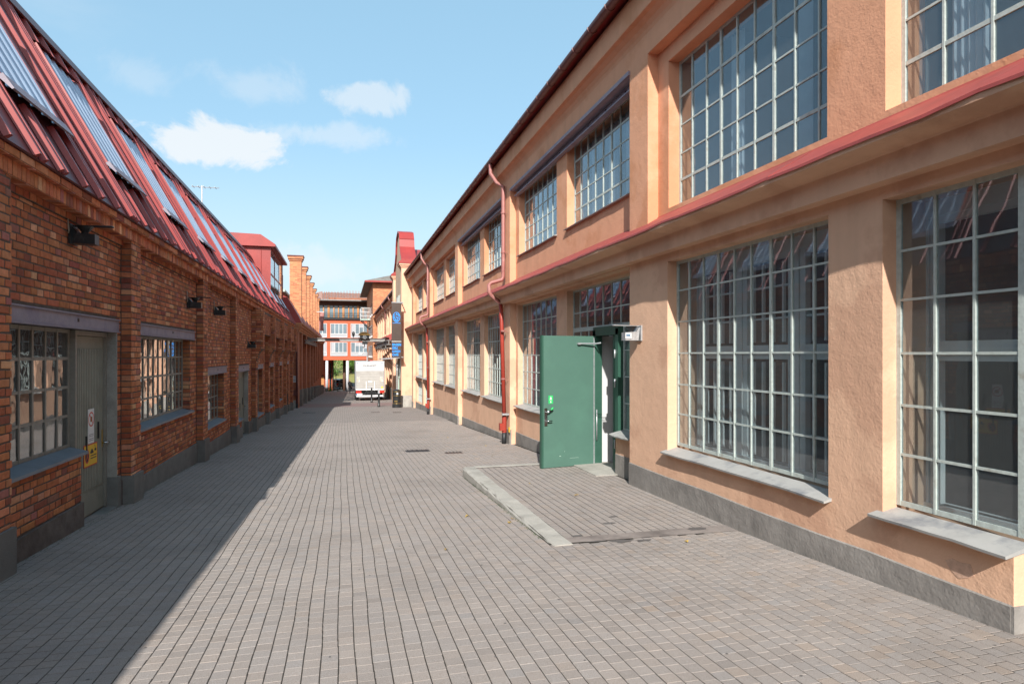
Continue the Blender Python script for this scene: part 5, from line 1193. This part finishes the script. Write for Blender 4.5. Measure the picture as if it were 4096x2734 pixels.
for a in (1.2, 1.58):
    for b in (81.62, 82.01): p = MB(); p.tube([(a, b, z), (a, b, z + (.85 if b > 81.8 else .45))], .014, 6); p.build('leg', 'galvanised', ch)

# ------------------------------------------------------------------ car beyond the columns
CAR = thing('parked_car', 'silver estate car beyond the office columns', 'car', (-.1, 105, G(96)))
ca = R(35); cz = G(96) - .06
def CW(l, wd, up): return (-.1 + l * math.sin(ca) + wd * math.cos(ca), 105 + l * math.cos(ca) - wd * math.sin(ca), cz + up)
side = [(-2.2, .35), (-2.25, .75), (-2.15, 1.0), (-1.75, 1.55), (-1.3, 1.64), (.3, 1.62), (1.05, 1.08), (2.0, .92), (2.2, .6), (2.2, .35)]
p = MB(); n = len(side)
p.add([CW(l, w_ * (.88 if u > 1.1 else 1), u) for w_ in (-.9, .9) for l, u in side], [(i, (i + 1) % n, n + (i + 1) % n, n + i) for i in range(n)] + [tuple(range(n)), tuple(range(2 * n - 1, n - 1, -1))]); p.build('body', 'car_silver', CAR)
for wd in (-1, 1):
    for a, b in ((-1.65, -.85), (-.8, .0), (.05, .75)): q = MB(); q.add([CW(l, wd * (.805 if u > 1.2 else .895), u) for l, u in ((a, 1.08), (b, 1.08), (min(b, .35), 1.5), (a + .05 if a > -1.5 else a + .12, 1.5))], [(0, 1, 2, 3)]); q.build('side_window', 'dark_glass', CAR)
    for l in (-1.4, 1.4): q = MB(); q.tube([CW(l, wd * .72, .33), CW(l, wd * .93, .33)], .33, 18); wh = q.build('wheel', 'tyre', CAR); q = MB(); q.tube([CW(l, wd * .9, .33), CW(l, wd * .95, .33)], .2, 12); q.build('rim', 'galvanised', wh)
    q = MB(); q.add([CW(-2.235 + .01 * 0, wd * w_, u) for w_, u in ((.88, .8), (.55, .8), (.6, 1.0), (.88, 1.0))], [(0, 1, 2, 3)]); q.obox(*CW(-2.2, wd * .74, .9), (Vector(CW(.06, 0, 0)) - Vector(CW(0, 0, 0))), (Vector(CW(0, .15, 0)) - Vector(CW(0, 0, 0))), (0, 0, .09)); q.build('tail_light', 'lamp_red', CAR)
q = MB(); q.add([CW(l - .02, w_, u) for l, w_, u in ((-2.1, -.72, 1.05), (-2.1, .72, 1.05), (-1.8, .66, 1.5), (-1.8, -.66, 1.5))], [(0, 1, 2, 3)]); q.build('rear_window', 'dark_glass', CAR)

# ------------------------------------------------------------------ bank and trees beyond
z = G(96) - .05; bk = MB(); bk.add([(-60, 124, z), (60, 124, z), (60, 133, z + 1.0), (-60, 133, z + 1.0), (60, 190, z + 6), (-60, 190, z + 6)], [(0, 1, 2, 3), (3, 2, 4, 5)]); bk.build('bank', 'dry_grass', kind='structure')
def tree(x, y, z, h, r, lb, n=2600):
    o = thing('tree', lb, 'tree', (x, y, z), 'trees on the bank'); p = MB(); p.tube([(x, y, z - .3), (x + .1, y, z + h * .3), (x, y + .1, z + h * .6), (x + .1, y, z + h * .85)], [.22, .17, .1, .03], 8)
    for k in range(6): a = k * 1.05 + rnd.random(); p.tube([(x, y, z + h * (.3 + .07 * k)), (x + r * .6 * math.cos(a), y + r * .6 * math.sin(a), z + h * (.45 + .08 * k))], [.08, .02], 6)
    p.build('trunk', 'bark', o); c = MB(); cl = [(rnd.gauss(0, .45) * r, rnd.gauss(0, .45) * r, h * rnd.uniform(.05, 1.0), rnd.uniform(.35, .75) * r * .6) for _ in range(26)]
    for _ in range(n):
        cx, cy, cz_, cr = rnd.choice(cl); d = Vector((rnd.gauss(0, 1), rnd.gauss(0, 1), rnd.gauss(0, .8))).normalized() * cr * rnd.random() ** .4
        P_ = Vector((x + cx, y + cy, z + cz_)) + d; a = Vector((rnd.gauss(0, 1), rnd.gauss(0, 1), rnd.gauss(0, 1))).normalized(); b = a.cross(Vector((rnd.gauss(0, 1), rnd.gauss(0, 1), rnd.gauss(0, 1)))).normalized(); s = rnd.uniform(.10, .2); k = rnd.uniform(.6, 1.5)
        c.add([tuple(P_ - a * s), tuple(P_ + b * s * .5), tuple(P_ + a * s), tuple(P_ - b * s * .5)], [(0, 1, 2, 3)], (k * rnd.uniform(.8, 1.25), k, k * .8))
    c.build('crown', 'leaf', o)
for x, y, h, r, lb in ((-6.5, 138, 9, 3.6, 'leafy tree on the bank seen left of the black post'), (-2.2, 136, 8, 3.2, 'leafy tree on the bank seen between the black post and dark column'), (1.7, 139, 8.5, 3.4, 'leafy tree on the bank seen right of the second white column'), (5.2, 137, 8, 3.2, 'leafy tree on the bank mostly behind the truck')):
    tree(x, y, z + 1.0 + (y - 133) * .088, h, r, lb, 4200)
sh = thing('shrub', 'small green shrub at the foot of the left white column', 'shrub', (-1.75, 96.4, G(96)))
c = MB()
for _ in range(500):
    P_ = Vector((-1.75 + rnd.gauss(0, .16), 96.4 + rnd.gauss(0, .16), G(96) + .1 + abs(rnd.gauss(0, .4)))); a = Vector((rnd.gauss(0, 1), rnd.gauss(0, 1), rnd.gauss(0, 1))).normalized() * .07; b = a.cross(Vector((0, .3, 1))).normalized() * .03; k = rnd.uniform(.8, 1.7); c.add([tuple(P_ - a), tuple(P_ + b), tuple(P_ + a), tuple(P_ - b)], [(0, 1, 2, 3)], (k, k, k * .6))
c.build('foliage', 'leaf', sh)

# ------------------------------------------------------------------ small things on the paving
def cover(x, y, w_, l_, lb, m_='rust_cover'):
    p = MB(); za, zb = G(y - l_ / 2) + .006, G(y + l_ / 2) + .006
    p.add([(x - w_ / 2, y - l_ / 2, za), (x + w_ / 2, y - l_ / 2, za), (x + w_ / 2, y + l_ / 2, zb), (x - w_ / 2, y + l_ / 2, zb)] + [(x + i * (w_ / 2 + .02), y + j * (l_ / 2 + .02), G(y + j * l_ / 2) - .01) for i, j in ((-1, -1), (1, -1), (1, 1), (-1, 1))], [(0, 1, 2, 3), (0, 1, 5, 4), (1, 2, 6, 5), (2, 3, 7, 6), (3, 0, 4, 7)])
    o = tag(p.build('drain_cover', m_), lb, 'drain cover', 'covers in the paving')
    for k in range(5): q = MB(); xx = x - w_ / 2 + w_ * (k + .5) / 5; q.box(xx - .008, xx + .008, y - l_ * .4, y + l_ * .4, min(za, zb) - .002, max(za, zb) + .002); q.build('slot', 'black_plastic', o)
cover(2.27, 13.05, .36, .26, 'rusty square drain cover nearest the ramp end')
cover(1.58, 13.7, .5, .34, 'dark sunken drain grate left of the rusty cover', 'black_plastic')
cover(1.55, 31.2, .42, .5, 'small rusty cover in front of the bollards'); cover(2.55, 30.6, .42, .5, 'small rusty cover in front of the litter bin')
cover(-1.6, 32.5, .6, .5, 'dark cover in the shade near the brick hall', 'black_plastic')
def blot(x, y, r, zf, nm='damp_patch', m_='wet_patch', n=14):
    p = MB(); p.add([(x + r * rnd.uniform(.5, 1.2) * math.cos(2 * math.pi * i / n), y + .45 * r * rnd.uniform(.5, 1.2) * math.sin(2 * math.pi * i / n), 0) for i in range(n)], [tuple(range(n))]); p.v = [(a, b, zf(b) + .0035) for a, b, _ in p.v]; return p.build(nm, m_)
pt = thing('damp_stain', 'dark damp stains on the paving at the foot of the ramp', 'stain', (2.6, 5.6, G(5.6)))
for x, y, r, f in ((2.55, 5.42, .13, G), (2.75, 5.38, .09, G), (2.32, 5.50, .10, G), (3.45, 5.62, .12, RZ), (2.7, 6.05, .08, RZ), (2.85, 6.3, .06, RZ), (2.2, 5.7, .06, RZ)): b = blot(x, y, r, f); b.parent = pt; b.matrix_parent_inverse = Matrix.Translation(-Vector(ORG[pt.name]))
lf = MB(); lf.add([(math.cos(a) * r_, math.sin(a) * r_, .006 + .012 * abs(math.sin(a * 3))) for a, r_ in [(i * math.pi / 5, .035 if i % 2 == 0 else .016) for i in range(10)]], [tuple(range(10))]); lfm = lf.mesh('fallen_leaf', 'yellow_leaf')
for x, y, lb in ((1.72, 6.45, 'yellow leaf lying at the near foot of the ramp kerb'), (1.80, 6.62, 'yellow leaf touching the ramp kerb just beyond the one at its foot'), (1.35, 6.9, 'yellow leaf lying a step out from the ramp kerb'), (2.85, 7.4, 'yellow leaf lying in the middle of the ramp'),
                 (2.5, 8.3, 'yellow leaf lying on the ramp in front of the green door'), (3.1, 5.2, 'yellow leaf lying on the street just before the ramp strip'), (2.9, 12.2, 'yellow leaf lying behind the ramp near the rusty drain cover'), (3.2, 14.1, 'yellow leaf lying by the foot of the near red downpipe'),
                 (2.7, 16.5, 'yellow leaf lying beyond the near red downpipe'), (.9, 5.6, 'yellow leaf lying alone out in the sunny street')):
    zf = RZ(y) if (RX0 < x and RY0 < y < RY1) else G(y); o = link('fallen_leaf', lfm); o.location = (x, y, zf + .004); o.rotation_euler = (rnd.uniform(-.2, .2), rnd.uniform(-.2, .2), rnd.uniform(0, 6)); s = rnd.uniform(.7, 1.1); o.scale = (s, s, s)
    tag(o, lb, 'leaf', 'fallen leaves on the paving')
sp = MB()
for _ in range(150):
    x, y = rnd.uniform(-2.4, 3.6), 2.4 + 14 * rnd.random() ** 1.6; r = rnd.uniform(.004, .012)
    if RX0 - .1 < x and RY0 - .1 < y < RY1 + .1: continue
    a0 = rnd.uniform(0, 6); sp.add([(x + r * rnd.uniform(.6, 1.2) * math.cos(a0 + i * 1.05), y + r * rnd.uniform(.6, 1.2) * math.sin(a0 + i * 1.05), G(y) + .0025) for i in range(6)], [tuple(range(6))])
o = sp.build('gum_spots', 'wet_patch', kind='stuff'); o['label'] = 'small dark gum spots trodden into the paving'; o['category'] = 'stain'
mo = MB()
for _ in range(420):
    t = rnd.random(); y = RY0 + .2 + t * 4.0; x = RX0 - .02 - abs(rnd.gauss(0, .018)); s = rnd.uniform(.005, .014); mo.add([(x, y, G(y) + .0), (x + s, y + s * .4, G(y) + s * 1.1), (x + s * .2, y + s, G(y) + .001)], [(0, 1, 2)])
for _ in range(420):
    y = rnd.uniform(5.9, 17); x = XL + .03 + abs(rnd.gauss(0, .02)); s = rnd.uniform(.005, .016); mo.add([(x, y, G(y)), (x + s, y + s * .4, G(y) + s * 1.2), (x + s * .2, y + s, G(y) + .001)], [(0, 1, 2)])
o = mo.build('moss', 'moss', kind='stuff'); o['label'] = 'moss in the joints along the kerb and wall foot'; o['category'] = 'moss'
